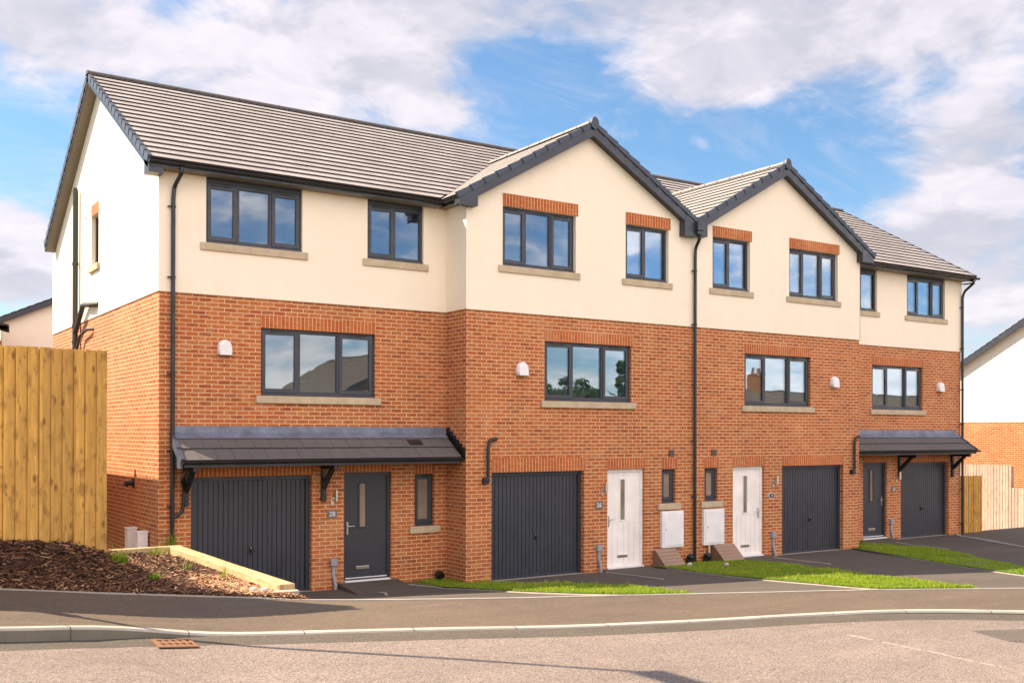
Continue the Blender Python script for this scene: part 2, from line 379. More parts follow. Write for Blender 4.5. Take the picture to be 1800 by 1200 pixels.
# ------------------------------------------------------------------ ground shape
EX = [-30, -12, -6, -3.26, -2.16, -.75, -.3, .67, 1.9, 3.3, 4.78, 7.22, 9.48, 12.5, 20, 40]
EY = [-6.3, -5.9, -5.7, -5.63, -5.68, -6.02, -6.3, -6.68, -6.98, -7.2, -7.48, -8.05, -8.93, -10.3, -13.8, -22]
EZ = [3, 2.2, 1.6, 1.33, 1.2, 1.08, 1.05, 1.02, .97, .91, .85, .77, .72, .66, .5, .3]
KX = [-30, -12, -6, -3.54, -3.08, -2.64, -1.71, -.9, .2, 1.63, 3.37, 4.66, 5.89, 6.65, 7.5, 10.6, 18.8, 40]
KY = [-8.3, -7.95, -7.88, -7.78, -7.66, -7.57, -7.68, -7.93, -8.27, -8.66, -8.9, -9.05, -9.3, -9.6, -10.07, -11.6, -15.6, -24.6]
KZ = [2.95, 2.15, 1.6, 1.3, 1.25, 1.2, 1.04, 1.02, .99, .93, .86, .82, .79, .77, .74, .68, .5, .3]
def H(X, Y):
    ye = np.interp(X, EX, EY); ze = np.interp(X, EX, EZ); t = (-.2 - Y) / (-.2 - ye)
    return ze * min(max(t, 0.), 1.0)
def sheet(name, polys, zoff, m, parent=None, n=None, hf=H, sub=8):
    mb = MB()
    for poly in polys:        # quad strips given as list of (left,right) pairs
        for (a0, b0), (a1, b1) in zip(poly, poly[1:]):
            for k in range(sub):
                q = []
                for (a, b, t) in ((a0, b0, k / sub), (a0, b0, (k + 1) / sub), (a1, b1, (k + 1) / sub), (a1, b1, k / sub)):
                    x = a[0] + (b[0] - a[0]) * t; y = a[1] + (b[1] - a[1]) * t; q.append((x, y, hf(x, y) + zoff))
                nn = (Vector(q[1]) - Vector(q[0])).cross(Vector(q[2]) - Vector(q[0]))
                mb.face(q if nn.z > 0 else q[::-1])
    return mb.build(name, m, parent, weld=True)
def poly_at(xs, ys, zs, n=120, x0=None, x1=None):
    X = np.linspace(xs[0] if x0 is None else x0, xs[-1] if x1 is None else x1, n); return [(x, float(np.interp(x, xs, ys)), float(np.interp(x, xs, zs))) for x in X]
# terrain far and near
mb = MB()
gx = [-300, -120, -60] + list(np.arange(-30, 46, 2.)) + [60, 90, 150, 400]; gy = [-300, -150, -80, -50] + list(np.arange(-30, 40, 2.)) + [60, 100, 200, 500]
def TH(x, y):
    if y < -6: z = float(np.interp(x, KX, KZ)) - .45
    elif y < 1 and x < 24: z = -.35
    else: z = -.35
    if x > 25: z = -2.15 + max(0, (31 - x) / 6) * 1.5 if y > -9 else min(z, -.2) 
    if x < -2 and y > -6: z = .2
    return z
for a, b in zip(gx, gx[1:]):
    for c, d in zip(gy, gy[1:]): mb.face([(a, c, TH(a, c)), (b, c, TH(b, c)), (b, d, TH(b, d)), (a, d, TH(a, d))])
struct(mb.build('ground', earth_m, weld=True))
# road, channel strip, kerb, footway
def cut_n(pts, i):
    a = Vector(pts[max(i - 1, 0)]); b = Vector(pts[min(i + 1, len(pts) - 1)]); t = b - a; t.z = 0; t.normalize(); return Vector((t.y, -t.x, 0))
KP = poly_at(KX, KY, KZ, 20, -30, -6)[:-1] + poly_at(KX, KY, KZ, 90, -6, 12)[:-1] + poly_at(KX, KY, KZ, 20, 12, 40)
# smooth the kerb line in plan
for _ in range(3): KP = [KP[0]] + [((a[0] + 2 * b[0] + c[0]) / 4, (a[1] + 2 * b[1] + c[1]) / 4, (a[2] + 2 * b[2] + c[2]) / 4) for a, b, c in zip(KP, KP[1:], KP[2:])] + [KP[-1]]
def up(x): return float(np.interp(x, [-30, -2.75, -1.7, 4.5, 6.2, 40], [.115, .115, .018, .018, .035, .1]))
road = MB(); chan = MB(); kerb = MB()
NR = [cut_n(KP, i) for i in range(len(KP))]
def kp(i, d, dz): p = Vector(KP[i]) + NR[i] * d; p.z += dz; return p
for i in range(len(KP) - 1):
    j = i + 1; u0, u1 = -up(KP[i][0]), -up(KP[j][0])
    chan.face([kp(i, -.02, u0 + .004), kp(i, .42, u0 - .006), kp(j, .42, u1 - .006), kp(j, -.02, u1 + .004)])
    wr = .012
    road.face([kp(i, .40, u0 - .004), kp(i, 1.6, u0 + .0), kp(j, 1.6, u1 + .0), kp(j, .40, u1 - .004)])
    road.face([kp(i, 1.6, u0 + .0), kp(i, 4.0, u0 + .01), kp(j, 4.0, u1 + .01), kp(j, 1.6, u1 + .0)])
    kz = kp(i, 0, 0); 
    prof = [(.0, u0 - .1, u1 - .1), (.0, -.02, -.02), (-.012, 0, 0), (-.125, 0, 0), (-.125, u0 - .1, u1 - .1)]
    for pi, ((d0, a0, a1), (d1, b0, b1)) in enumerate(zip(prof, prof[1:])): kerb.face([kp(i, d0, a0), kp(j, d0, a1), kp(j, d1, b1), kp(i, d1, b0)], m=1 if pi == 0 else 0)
# the carriageway beyond the camera: a wide sheet meeting the strip
P4 = [kp(i, 4.0, -up(KP[i][0]) + .01) for i in range(len(KP))]
for a, b in zip(P4, P4[1:]): road.face([a, Vector((a.x, -22.5 if a.x < 20 else a.y - 4, a.z)), Vector((b.x, -22.5 if b.x < 20 else b.y - 4, b.z)), b])
from mathutils.bvhtree import BVHTree
ROAD = BVHTree.FromPolygons([Vector(v) for v in road.v], road.f)
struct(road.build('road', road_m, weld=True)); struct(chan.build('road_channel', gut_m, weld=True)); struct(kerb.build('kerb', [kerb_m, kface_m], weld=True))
# joints in the kerb: thin dark gaps
jt = MB(); acc = 0
for i in range(1, len(KP) - 1):
    acc += (Vector(KP[i]) - Vector(KP[i - 1])).length
    if acc > .91 and -6 < KP[i][0] < 12:
        acc = 0; p = kp(i, .001, -up(KP[i][0])); q = kp(i, -.125, .0012); t = Vector((NR[i].y, -NR[i].x, 0)) * .004
        a = kp(i, .0015, -up(KP[i][0])); b = kp(i, .0015, -.02); c = kp(i, -.012, .0015); d = kp(i, -.125, .0015)
        for e, f in ((a, b), (b, c), (c, d)): jt.face([e - t, e + t, f + t, f - t])
struct(jt.build('kerb_joints', soil_m))
EP = []
for i in range(len(KP)):          # match each kerb point with an edging point
    n = NR[i]; k = Vector(KP[i]); best = None
    for d in np.arange(.3, 3.2, .02):
        p = k - n * d
        if p.y > np.interp(p.x, EX, EY): break
    EP.append(Vector((p.x, p.y, float(np.interp(p.x, EX, EZ)))))
foot = MB()
for i in range(len(KP) - 1):
    a, b = kp(i, -.12, -.004), kp(i + 1, -.12, -.004)
    for k in range(4): foot.face([a.lerp(EP[i], k / 4), b.lerp(EP[i + 1], k / 4), b.lerp(EP[i + 1], (k + 1) / 4), a.lerp(EP[i], (k + 1) / 4)])
struct(foot.build('footway', foot_m, weld=True))
def ribbon(name, pts, w_, h, m, hf=None, top=.012):
    mb = MB(); P = [Vector((p[0], p[1], (hf(p[0], p[1]) if hf else p[2]) + top)) for p in pts]
    L = []
    for i in range(len(P)):
        n = cut_n(P, i) * (w_ / 2); L.append((P[i] - n, P[i] + n))
    dz = Vector((0, 0, -h))
    for (a, b), (c, d) in zip(L, L[1:]):
        mb.face([a, c, d, b][::-1]); mb.face([a, a + dz, c + dz, c]); mb.face([b, d, d + dz, b + dz])
    a, b = L[0]; mb.face([a, b, b + dz, a + dz]); a, b = L[-1]; mb.face([b, a, a + dz, b + dz])
    return struct(mb.build(name, m, weld=True))
ribbon('footway_edging', [tuple(p) for p in EP], .05, .15, edge_m, None, .012)
def dens(pts, k=10):
    o = []
    for a, b in zip(pts, pts[1:]):
        for i in range(k): o.append((a[0] + (b[0] - a[0]) * i / k, a[1] + (b[1] - a[1]) * i / k))
    o.append(pts[-1]); return o
# driveways: one tarmac sheet from the house fronts to the footway edging
mb = MB(); xs = list(np.arange(-.3, 30.1, .4))
for a, b in zip(xs, xs[1:]):
    for k in range(26):
        q = []
        for x, kk in ((a, k), (b, k), (b, k + 1), (a, k + 1)):
            ye = float(np.interp(x, EX, EY)) + .0; y = ye + (1.1 - ye) * kk / 26; q.append((x, y, H(x, y) - .001))
        mb.face(q)
struct(mb.build('driveway', drive_m, weld=True))
for nm, pts in (('drive_edging', [(3.39, .66), (3.79, -.2), (3.4, -1.0)]), ('drive_edging', [(8.97, -.11), (8.55, -1.5), (8.03, -2.93)]),
                ('drive_edging', [(13.95, -.03), (13.08, -2.57)]), ('drive_edging', [(19.46, .72), (18.44, -1.8)]), ('drive_edging', [(22.9, .9), (22.39, .53), (20.31, -2.63), (17.2, -7.4)]),
                ('lawn_edging', [(4.55, .75), (4.93, -.07), (4.6, -2.42), (4.13, -4.5), (3.63, -7.12)]), ('lawn_edging', [(10.3, -.58), (9.46, -2.71), (8.19, -6.29), (7.45, -8.0)]),
                ('lawn_edging', [(16.93, -.35), (15.2, -3.24), (12.75, -7.03), (10.9, -9.3)])):
    ribbon(nm, dens(pts), .05, .1, edge_m, H, .014)
# ------------------------------------------------------------------ lawns
def in_poly(x, y, poly):
    c = False
    for i in range(len(poly)):
        (x0, y0), (x1, y1) = poly[i], poly[i - 1]
        if (y0 > y) != (y1 > y) and x < (x1 - x0) * (y - y0) / (y1 - y0) + x0: c = not c
    return c
def blades(n, sampler, h0, h1, seed, lean=.5, wd=.006):
    rs = np.random.RandomState(seed); V = []; Fc = []; tone = []
    i = 0
    for _ in range(n):
        x, y, z, hs = sampler(rs); h = rs.uniform(h0, h1) * hs * (1.7 if rs.rand() < .03 else 1); a = rs.uniform(0, 6.283); l = rs.uniform(0, lean) * h; b = rs.uniform(0, 6.283); w_ = wd * rs.uniform(.7, 1.5)
        dx, dy = math.cos(a) * w_, math.sin(a) * w_; mx, my = math.cos(b) * l, math.sin(b) * l
        V += [(x - dx, y - dy, z), (x + dx, y + dy, z), (x + mx * .4 + dx * .7, y + my * .4 + dy * .7, z + h * .55), (x + mx * .4 - dx * .7, y + my * .4 - dy * .7, z + h * .55), (x + mx, y + my, z + h)]
        Fc += [(i, i + 1, i + 2, i + 3), (i + 3, i + 2, i + 4)]; t = min(1, max(0, rs.normal(.38, .2) + .22 * (hs - .8) + (.5 if rs.rand() < .07 else 0))); tone += [t, min(1, t + .15)]; i += 5
    return V, Fc, tone
def raw(name, V, Fc, m, tone, parent=None):
    V = np.array(V); c = (V.min(0) + V.max(0)) / 2; me = bpy.data.meshes.new(name); me.from_pydata((V - c).tolist(), [], Fc); me.materials.append(m)
    at = me.attributes.new('tone', 'FLOAT', 'FACE'); at.data.foreach_set('value', tone)
    o = bpy.data.objects.new(name, me); COL.objects.link(o); place(o, Vector(c), parent); return o
def lawn(outline, n, label, seed, strips):
    g = sheet('lawn_bed', [strips], .02, lawn_m, sub=6); struct(g)
    xs = [p[0] for p in outline]; ys = [p[1] for p in outline]
    from mathutils import noise as mn
    def smp(rs):
        while True:
            x, y = rs.uniform(min(xs), max(xs)), rs.uniform(min(ys), max(ys))
            if in_poly(x, y, outline):
                k = mn.noise(Vector((x * 1.4, y * 1.4, seed))) + .6 * mn.noise(Vector((x * 5, y * 5, seed)))
                return x, y, H(x, y) + .012, max(.35, .9 + .8 * k)
    o = raw('grass', *blades(n, smp, .04, .10, seed)[:2], grass_m, blades.tone) if False else None
    V, Fc, tone = blades(int(n * 1.25), smp, .022, .056, seed); o = raw('grass', V, Fc, grass_m, tone)
    tag(o, label, 'grass', kind='stuff')
G1o = [(4.97, .74), (4.96, -.07), (4.63, -2.42), (4.16, -4.5), (3.66, -7.1), (4.54, -7.35), (5.92, -4.8), (6.18, -2.55), (6.14, -.03), (5.6, -.03), (5.58, .74)]
lawn(G1o, 26000, 'narrow strip of bright grass in front of the dark garage beside the white door of number 26', 3,
     [((4.57, .74), (5.58, .74)), ((4.95, -.03), (6.14, -.03)), ((4.62, -2.42), (6.2, -2.55)), ((4.15, -4.5), (5.95, -4.75)), ((3.65, -7.15), (4.62, -7.4))])
G2o = [(10.3, -.03), (10.3, -.6), (9.48, -2.71), (8.21, -6.29), (7.47, -7.95), (8.85, -8.6), (11.12, -4.9), (12.6, -1.62), (12.75, -.03)]
lawn(G2o, 46000, 'triangular green lawn between the two white front doors, reaching the footway', 5,
     [((10.3, -.03), (12.75, -.03)), ((10.28, -.6), (12.7, -.9)), ((9.48, -2.71), (12.15, -2.6)), ((8.2, -6.29), (10.4, -6.1)), ((7.46, -7.98), (8.95, -8.6))])
G3o = [(17.34, .82), (17.34, -.02), (16.95, -.35), (15.22, -3.24), (12.77, -7.03), (10.95, -9.25), (12.2, -9.9), (14.6, -6.0), (17.94, -2.08), (18.5, -.8), (18.5, .82)]
lawn(G3o, 30000, 'long narrow strip of grass leading to the projecting brick corner beside number 22', 8,
     [((17.34, .82), (18.5, .82)), ((17.0, -.03), (18.5, -.8)), ((15.22, -3.24), (17.5, -2.6)), ((12.77, -7.03), (14.5, -6.1)), ((10.95, -9.25), (12.2, -9.9))])

# ------------------------------------------------------------------ window / door / lintel builders (front walls face -Y)
def lintel(x0, x1, y, z0, z1, parent, n=None, axis='y'):
    mb = MB(); d = .010
    if axis == 'y': A = [(x0, y - d, z0), (x1, y - d, z0), (x1, y - d, z1), (x0, y - d, z1)]; off = (0, .06, 0); uvs = [(0, .01), (x1 - x0, .01), (x1 - x0, .45), (0, .45)]
    else: A = [(y - d, x1, z0), (y - d, x0, z0), (y - d, x0, z1), (y - d, x1, z1)]; off = (.06, 0, 0); uvs = [(0, .01), (x1 - x0, .01), (x1 - x0, .45), (0, .45)]
    mb.face(A, uv=uvs)
    B = [tuple(Vector(p) + Vector(off)) for p in A]
    for i in range(4): j = (i + 1) % 4; mb.face([A[j], A[i], B[i], B[j]], uv=[(.01, .1), (.02, .1), (.02, .2), (.01, .2)])
    return mb.build('lintel', soldier, parent)
def frame_ring(mb, x0, x1, z0, z1, t, y0, y1, tb=None):
    tb = t if tb is None else tb
    mb.box(x0, x1, y0, y1, z1 - t, z1); mb.box(x0, x1, y0, y1, z0, z0 + tb); mb.box(x0, x0 + t, y0, y1, z0 + tb, z1 - t); mb.box(x1 - t, x1, y0, y1, z0 + tb, z1 - t)
def window(house, x0, x1, z0, z1, Y, lights, sill=True, lint=None, header=None, obsc=False, inset=.07, sillw=.10):
    """lights: string like 'OFO' : O opening sash, F fixed"""
    ya, yb = Y + inset, Y + inset + .07
    f = MB(); t = .055
    frame_ring(f, x0, x1, z0, z1, t, ya, yb, .075)
    n = len(lights); wi = x1 - x0
    fr = {3: [0, .325, .675, 1], 2: [0, .49, 1], 1: [0, 1]}[n]
    cuts = [x0 + wi * a for a in fr]
    for c in cuts[1:-1]: f.box(c - .03, c + .03, ya + .002, yb, z0 + .075, z1 - t)
    f.box(x0 - .01, x1 + .01, ya - .05, ya + .01, z0 + .001, z0 + .032)      # projecting cill
    wn = f.build('window', anth, house, bev=.004)
    for i, k in enumerate(lights):
        a = cuts[i] + (t if i == 0 else .03); b = cuts[i + 1] - (t if i == n - 1 else .03); c, d = z0 + .075, z1 - t
        if k == 'O':
            s = MB(); frame_ring(s, a - .018, b + .018, c - .02, d + .018, .068, ya - .014, ya + .045, .075); s.build('sash', anth, wn, bev=.004)
            v = MB(); v.box((a + b) / 2 - min(.17, (b - a) / 2 - .03), (a + b) / 2 + min(.17, (b - a) / 2 - .03), ya - .036, ya - .008, d + .002, d + .024); v.build('trickle_vent', blackp, wn, bev=.003)
            a += .05; b -= .05; c += .055; d -= .05; g = ya + .012
            if n > 1:
                hd = MB(); hx = b + .004 if i == 0 else a - .004; hd.box(hx - .006, hx + .006, g + .05, g + .075, (c + d) / 2 - .06, (c + d) / 2 + .06); hd.build('window_handle', whitep, wn)
        else: g = ya + .03
        p = MB(); p.box(a, b, g, g + .018, c, d); p.build('pane', obscure if obsc else glass, wn)
        if k == 'F':
            be = MB(); frame_ring(be, a, b, c, d, .012, g - .012, g - .001); be.build('glazing_bead', anth, wn)
    if sill:
        s = MB(); s.box(x0 - sillw, x1 + sillw, Y - .055, Y + inset + .03, z0 - .137, z0 - .004); s.build('sill', stone, wn, bev=.008)
    if lint: lintel(x0, x1 + (.05 if lint[2] else 0), Y - (.022 if z0 > 6 else 0), lint[0], lint[1], wn)
    if header: h = MB(); h.box(x0, x1, Y + .03, yb, z1 + .001, header); h.build('header_board', anth, wn)
    # plastered reveal and room behind the glass
    r = MB(); e = .35 if not obsc else .05; dp = 2.3 if not obsc else .8; y1 = yb + .22
    for q in ([(x0, yb, z0), (x0, y1, z0), (x0, y1, z1), (x0, yb, z1)], [(x1, yb, z1), (x1, y1, z1), (x1, y1, z0), (x1, yb, z0)], [(x0, yb, z1), (x0, y1, z1), (x1, y1, z1), (x1, yb, z1)], [(x1, yb, z0), (x1, y1, z0), (x0, y1, z0), (x0, yb, z0)]): r.face(q)
    X0, X1, Z0, Z1, Y2 = x0 - e, x1 + e, z0 - e * 1.5, z1 + .04, y1 + dp
    r.face([(X0, Y2, Z0), (X1, Y2, Z0), (X1, Y2, Z1), (X0, Y2, Z1)]); r.face([(X0, y1, Z0), (X0, Y2, Z0), (X0, Y2, Z1), (X0, y1, Z1)]); r.face([(X1, y1, Z1), (X1, Y2, Z1), (X1, Y2, Z0), (X1, y1, Z0)])
    r.face([(X0, y1, Z1), (X0, Y2, Z1), (X1, Y2, Z1), (X1, y1, Z1)]); r.face([(X0, y1, Z0), (X0, Y2, Z0), (X1, Y2, Z0), (X1, y1, Z0)])
    r.face([(X0, y1 + .002, Z0), (x0, y1 + .002, Z0), (x0, y1 + .002, Z1), (X0, y1 + .002, Z1)]); r.face([(x1, y1 + .002, Z0), (X1, y1 + .002, Z0), (X1, y1 + .002, Z1), (x1, y1 + .002, Z1)])
    r.build('room_lining', plaster, wn)
    return wn
def garage(house, x0, x1, z0, z1, Y, lint):
    y = Y + .10; t = .075
    g = MB(); n = 23; a, b = x0 + t, x1 - t; w_ = (b - a) / n
    prev = None
    prof = []
    for i in range(n):
        u = a + i * w_; prof += [(u, y + .035), (u + w_ * .86, y + .035), (u + w_ * .89, y + .058), (u + w_ * .97, y + .058)]
    prof.append((b, y + .035)); zb, zt = z0 + .015, z1 - t
    for p, q in zip(prof, prof[1:]): g.face([(p[0], p[1], zb), (q[0], q[1], zb), (q[0], q[1], zt), (p[0], p[1], zt)])
    gd = g.build('garage_door', garm, house)
    f = MB(); f.box(x0, x0 + t, y, y + .08, z0, z1); f.box(x1 - t, x1, y, y + .08, z0, z1); f.box(x0 + t, x1 - t, y, y + .08, z1 - t, z1); f.build('door_frame', garm, gd, bev=.005)
    e = MB(); e.box(a, b, y + .024, y + .04, z0 + .005, z0 + .045); e.build('bottom_rail', garm, gd)
    bk = MB(); bk.box(x0, x1, y + .081, y + .09, z0 - .1, z1); bk.build('backing_panel', dark, gd)
    xc, zh = (x0 + x1) / 2, z0 + .80
    h = MB(); h.box(xc - .022, xc + .022, y + .02, y + .036, zh - .06, zh + .08); h.tube([(xc, y + .03, zh), (xc, y - .03, zh)], .014, 8); h.box(xc - .014, xc + .05, y - .045, y - .03, zh - .016, zh + .016); h.build('door_handle', blackp, gd, bev=.004)
    lk = MB(); lk.tube([(xc - .002, y + .02, zh + .055), (xc - .002, y + .012, zh + .055)], .011, 10); lk.build('lock', steel, gd)
    if lint: lintel(x0, x1 + .03, Y, *lint, gd)
    th = MB(); th.box(x0, x1, Y + .0, Y + .2, z0 - .12, z0 + .002); th.build('threshold', edge_m, gd)
    return gd
def front_door(house, x0, x1, z0, z1, Y, lint, dm, right_handle=False, glassx=.5, grooves=False, lever=steel):
    y = Y + .06; t = .06
    a, b, c, d = x0 + t, x1 - t, z0 + .05, z1 - t
    l = MB(); gw = .062; gx = a + (b - a) * glassx; gz0, gz1 = c + .98, d - .16
    fx = [a, gx - gw - .035, gx + gw + .035, b]; fz = [c, gz0 - .035, gz1 + .035, d]; yf = y + .035
    for i in range(3):
        for j in range(3):
            if i == 1 and j == 1: continue
            l.box(fx[i], fx[i + 1], yf, yf + .044, fz[j], fz[j + 1])
    if grooves:
        for k in range(1, 6):
            if k in (3,): pass
            gx_ = a + (b - a) * k / 6
            for (q0, q1) in ((c + .04, gz0 - .06), (gz1 + .06, d - .04)): l.box(gx_ - .004, gx_ + .004, yf - .0015, yf + .001, q0, q1, m=1)
    le = l.build('front_door', [dm, groove_m], house)
    f = MB(); frame_ring(f, x0, x1, z0 + .03, z1, t, y, y + .07, .03); f.build('door_frame', dm, le, bev=.006)
    m_ = MB(); frame_ring(m_, gx - gw - .035, gx + gw + .035, gz0 - .035, gz1 + .035, .035, yf - .016, yf + .02); m_.build('glass_moulding', dm, le, bev=.006)
    g = MB(); g.box(gx - gw, gx + gw, yf + .006, yf + .02, gz0, gz1); g.build('door_glass', obscure, le)
    th = MB(); th.box(x0 + .02, x1 - .02, Y - .02, y + .1, z0 - .0, z0 + .03); th.box(a, b, yf - .03, yf - .001, z0 + .045, z0 + .075); th.build('threshold', whitep, le, bev=.004)
    rl = .95 if z0 > .08 else .55; st = MB(); st.prism([(x0 - .12, Y + .12, -.06), (x0 - .12, Y + .12, z0 - .001), (x0 - .12, Y - .03, z0 - .001), (x0 - .12, Y - rl, .003), (x0 - .12, Y - rl, -.06)], (x1 - x0 + .24, 0, 0)); st.build('threshold_ramp', drive_m, le)
    lp = MB(); px = gx; lp.box(px - .14, px + .14, yf - .016, yf - .001, c + .17, c + .235); lp.build('letter_plate', steel, le, bev=.008)
    hx = b - .05 if right_handle else a + .05; s_ = -1 if right_handle else 1; hz = c + .98
    h = MB(); h.box(hx - .018, hx + .018, yf - .012, yf - .0, hz - .14, hz + .10); h.tube([(hx, yf, hz + .02), (hx, yf - .05, hz + .02), (hx + s_ * .02, yf - .055, hz + .02), (hx + s_ * .13, yf - .055, hz + .02)], .011, 8); h.build('door_handle', lever, le, bev=.003)
    bk = MB(); bk.box(x0, x1, y + .085, y + .09, z0 - .1, z1); bk.build('backing_panel', dark, le)
    if lint: lintel(x0, x1, Y, *lint, le)
    return le
def cowl(house, x, z, Y):
    mb = MB(); W, Hh, Dp = .125, .27, .11; N_ = 18
    prof = []
    for k in range(N_ + 1):
        a = math.pi * k / N_; prof.append((-math.cos(a) * W * (1 if True else 0), math.sin(a) ** .8 * Hh * .62))
    out = [(-W * 1.04, 0)] + [(u, v + Hh * .38) for u, v in prof] + [(W * 1.04, 0)]
    def ring(s, dy): return [(x + u * s, Y - dy, z - Hh / 2 + v * (s if v > 0 else 1)) for u, v in out]
    R = [ring(1., 0), ring(1., Dp * .55), ring(.93, Dp * .85), ring(.78, Dp)]
    for r0, r1 in zip(R, R[1:]):
        for k in range(len(out) - 1): mb.face([r0[k], r0[k + 1], r1[k + 1], r1[k]][::-1], smooth=True)
        mb.face([r0[0], r1[0], r1[-1], r0[-1]], m=1)
    mb.face(R[-1])
    return mb.build('wall_cowl', [whitep, dark], house, weld=True)
def wall_lamp(house, x, z, Y, flip=1):
    p = MB(); p.box(x - .035, x + .035, Y - .02, Y, z - .12, z + .02); l = p.build('wall_lamp', steel, house, bev=.004)
    t = MB(); t.tube([(x + .05 * flip, Y - .085, z - .04), (x + .05 * flip, Y - .085, z + .16)], .033, 14); t.box(x - .01, x + .06 * flip, Y - .07, Y - .01, z + .0, z + .03); t.build('lamp_tube', steel, l)
def text_mesh(body, size, loc, parent, m, name='digits'):
    cu = bpy.data.curves.new('digits', 'FONT'); cu.body = body; cu.size = size; cu.extrude = .0015; cu.align_x = 'CENTER'; cu.align_y = 'CENTER'
    to = bpy.data.objects.new('tmp_text', cu); COL.objects.link(to); bpy.context.view_layer.update()
    me = bpy.data.meshes.new_from_object(to.evaluated_get(bpy.context.evaluated_depsgraph_get())); bpy.data.objects.remove(to)
    me.transform(Matrix.Rotation(math.pi / 2, 4, 'X')); me.name = name; me.materials.clear(); me.materials.append(m)
    o = bpy.data.objects.new(name, me); COL.objects.link(o); place(o, Vector(loc), parent); return o
def plate(house, x, z, Y, txt, oval=False):
    mb = MB()
    if oval:
        P = [(x + .105 * math.cos(a), Y - .012, z + .075 * math.sin(a)) for a in np.linspace(0, 2 * math.pi, 24, endpoint=False)]
        mb.prism(P[::-1], (0, .012, 0)); pl_ = mb.build('number_plate', whitep, house)
        m2 = MB(); P = [(x + .09 * math.cos(a), Y - .016, z + .062 * math.sin(a)) for a in np.linspace(0, 2 * math.pi, 24, endpoint=False)]
        m2.prism(P[::-1], (0, .004, 0)); m2.build('plate_face', blackp, pl_)
    else:
        mb.box(x - .10, x + .10, Y - .014, Y, z - .075, z + .075); pl_ = mb.build('number_plate', slate_m, house, bev=.003)
    text_mesh(txt, .125 if not oval else .085, (x, Y - (.0165 if not oval else .018), z), pl_, whitep)
def conduit(house, x, Y, z0=0.02, h=.55):
    mb = MB(); mb.box(x - .065, x + .065, Y - .07, Y, z0 + h - .13, z0 + h); b_ = mb.build('meter_conduit', greyp, house, bev=.006)
    p = MB(); p.box(x - .03, x + .03, Y - .04, Y - .001, z0 + .22, z0 + h - .13); p.tube([(x, Y - .03, z0 + .24), (x + .012, Y - .045, z0 + .14), (x + .02, Y - .07, z0 + .05), (x + .02, Y - .07, z0 - .1)], .032, 10); p.build('conduit_pipe', greyp, b_)
def bentpipe(house, pts, r=.036):
    mb = MB(); P = [Vector(p) for p in pts]; O = [P[0]]
    for i in range(1, len(P) - 1):
        a = (P[i - 1] - P[i]).normalized(); b = (P[i + 1] - P[i]).normalized(); k = min(.08, (P[i] - P[i - 1]).length * .4, (P[i + 1] - P[i]).length * .4)
        for t in (0, .25, .5, .75, 1): O.append(P[i] + a * k * (1 - t) ** 2 + b * k * t ** 2)
    O.append(P[-1]); mb.tube(O, r, 14); return mb
# ------------------------------------------------------------------ roof helpers
def tiled(mb, poly, P, gauge=.30, th=.030, m=0):
    """poly: convex polygon in (u along eave, v up slope); P(u,v,h) -> 3d"""
    v0 = min(p[1] for p in poly); v1 = max(p[1] for p in poly); k = 0; v = v0
    k0 = math.floor(v0 / gauge + 1e-6)
    for k in range(k0, math.ceil(v1 / gauge)):
        a, b = max(k * gauge, v0), min((k + 1) * gauge, v1)
        q = clip(clip(poly, 0, 1, -a), 0, -1, b)
        if len(q) < 3 or b - a < 1e-4: continue
        hh = lambda vv: th + (.004 - th) * (vv - k * gauge) / gauge + .004
        top = [P(u, vv, hh(vv)) for u, vv in q]; uv = [(u, vv + .0) for u, vv in q]
        n = (Vector(top[1]) - Vector(top[0])).cross(Vector(top[2]) - Vector(top[0]))
        if n.z < 0: top = top[::-1]; uv = uv[::-1]; q = q[::-1]
        mb.face(top, uv=uv, m=m)
        for i in range(len(q)):
            j = (i + 1) % len(q); bb = [P(q[i][0], q[i][1], -.006), P(q[j][0], q[j][1], -.006)]
            mb.face([bb[0], bb[1], top[j], top[i]], uv=[(.02, .02)] * 4, m=1)
SL = .575; RY = 5.30; EYV = .50; EZV = 7.48; RZ = EZV + SL * (RY - EYV); cS = math.sqrt(1 + SL * SL); nS = Vector((0, -SL, 1)).normalized()
def PM(u, v, h): return Vector((u, EYV + v / cS, EZV + v / cS * SL)) + nS * h
def mainv(y): return (y - EYV) * cS
GA = .577; cG = math.sqrt(1 + GA * GA); GZ = 9.34
def PG(xc, sgn):           # gable roof slope: u = Y, v up the slope from the eave line
    nG = Vector((-GA * -sgn * -1, 0, 1))
    nG = Vector((sgn * GA, 0, 1)).normalized()
    E0 = 3.27
    return lambda u, v, h: Vector((xc + sgn * (E0 - v / cG), u, GZ - GA * (E0 - v / cG))) + nG * h
tile_side = pvc('tile_edge_shade', (.035, .026, .022), .9)  # near-black edge colour carries the shadow line under each tile course
def ridge_caps(mb, a, b, r=.11, step=.45, nrm=None):
    a, b = Vector(a), Vector(b); L = (b - a).length; n = max(1, round(L / step)); t = (b - a) / n; d = t.normalized(); side = Vector((0, 0, 1)).cross(d).normalized()
    for i in range(n):
        p = a + t * i; q = a + t * (i + .97); k = 7
        R0 = [p + side * (math.cos(math.pi * j / (k - 1)) * r) + Vector((0, 0, math.sin(math.pi * j / (k - 1)) * r * .72 - .045)) for j in range(k)]
        R1 = [x + (q - p) for x in R0]
        for j in range(k - 1): mb.face([R0[j], R0[j + 1], R1[j + 1], R1[j]][::1], smooth=True)
        mb.face(R0); mb.face(R1[::-1])
        lip = [x + (x - p) * .12 for x in R0]; lip2 = [x + d * .02 for x in lip]       # raised collar between caps
        for j in range(k - 1): mb.face([lip[j], lip[j + 1], lip2[j + 1], lip2[j]]); 
        for j in range(k - 1): mb.face([R0[j], R0[j + 1], lip[j + 1], lip[j]])
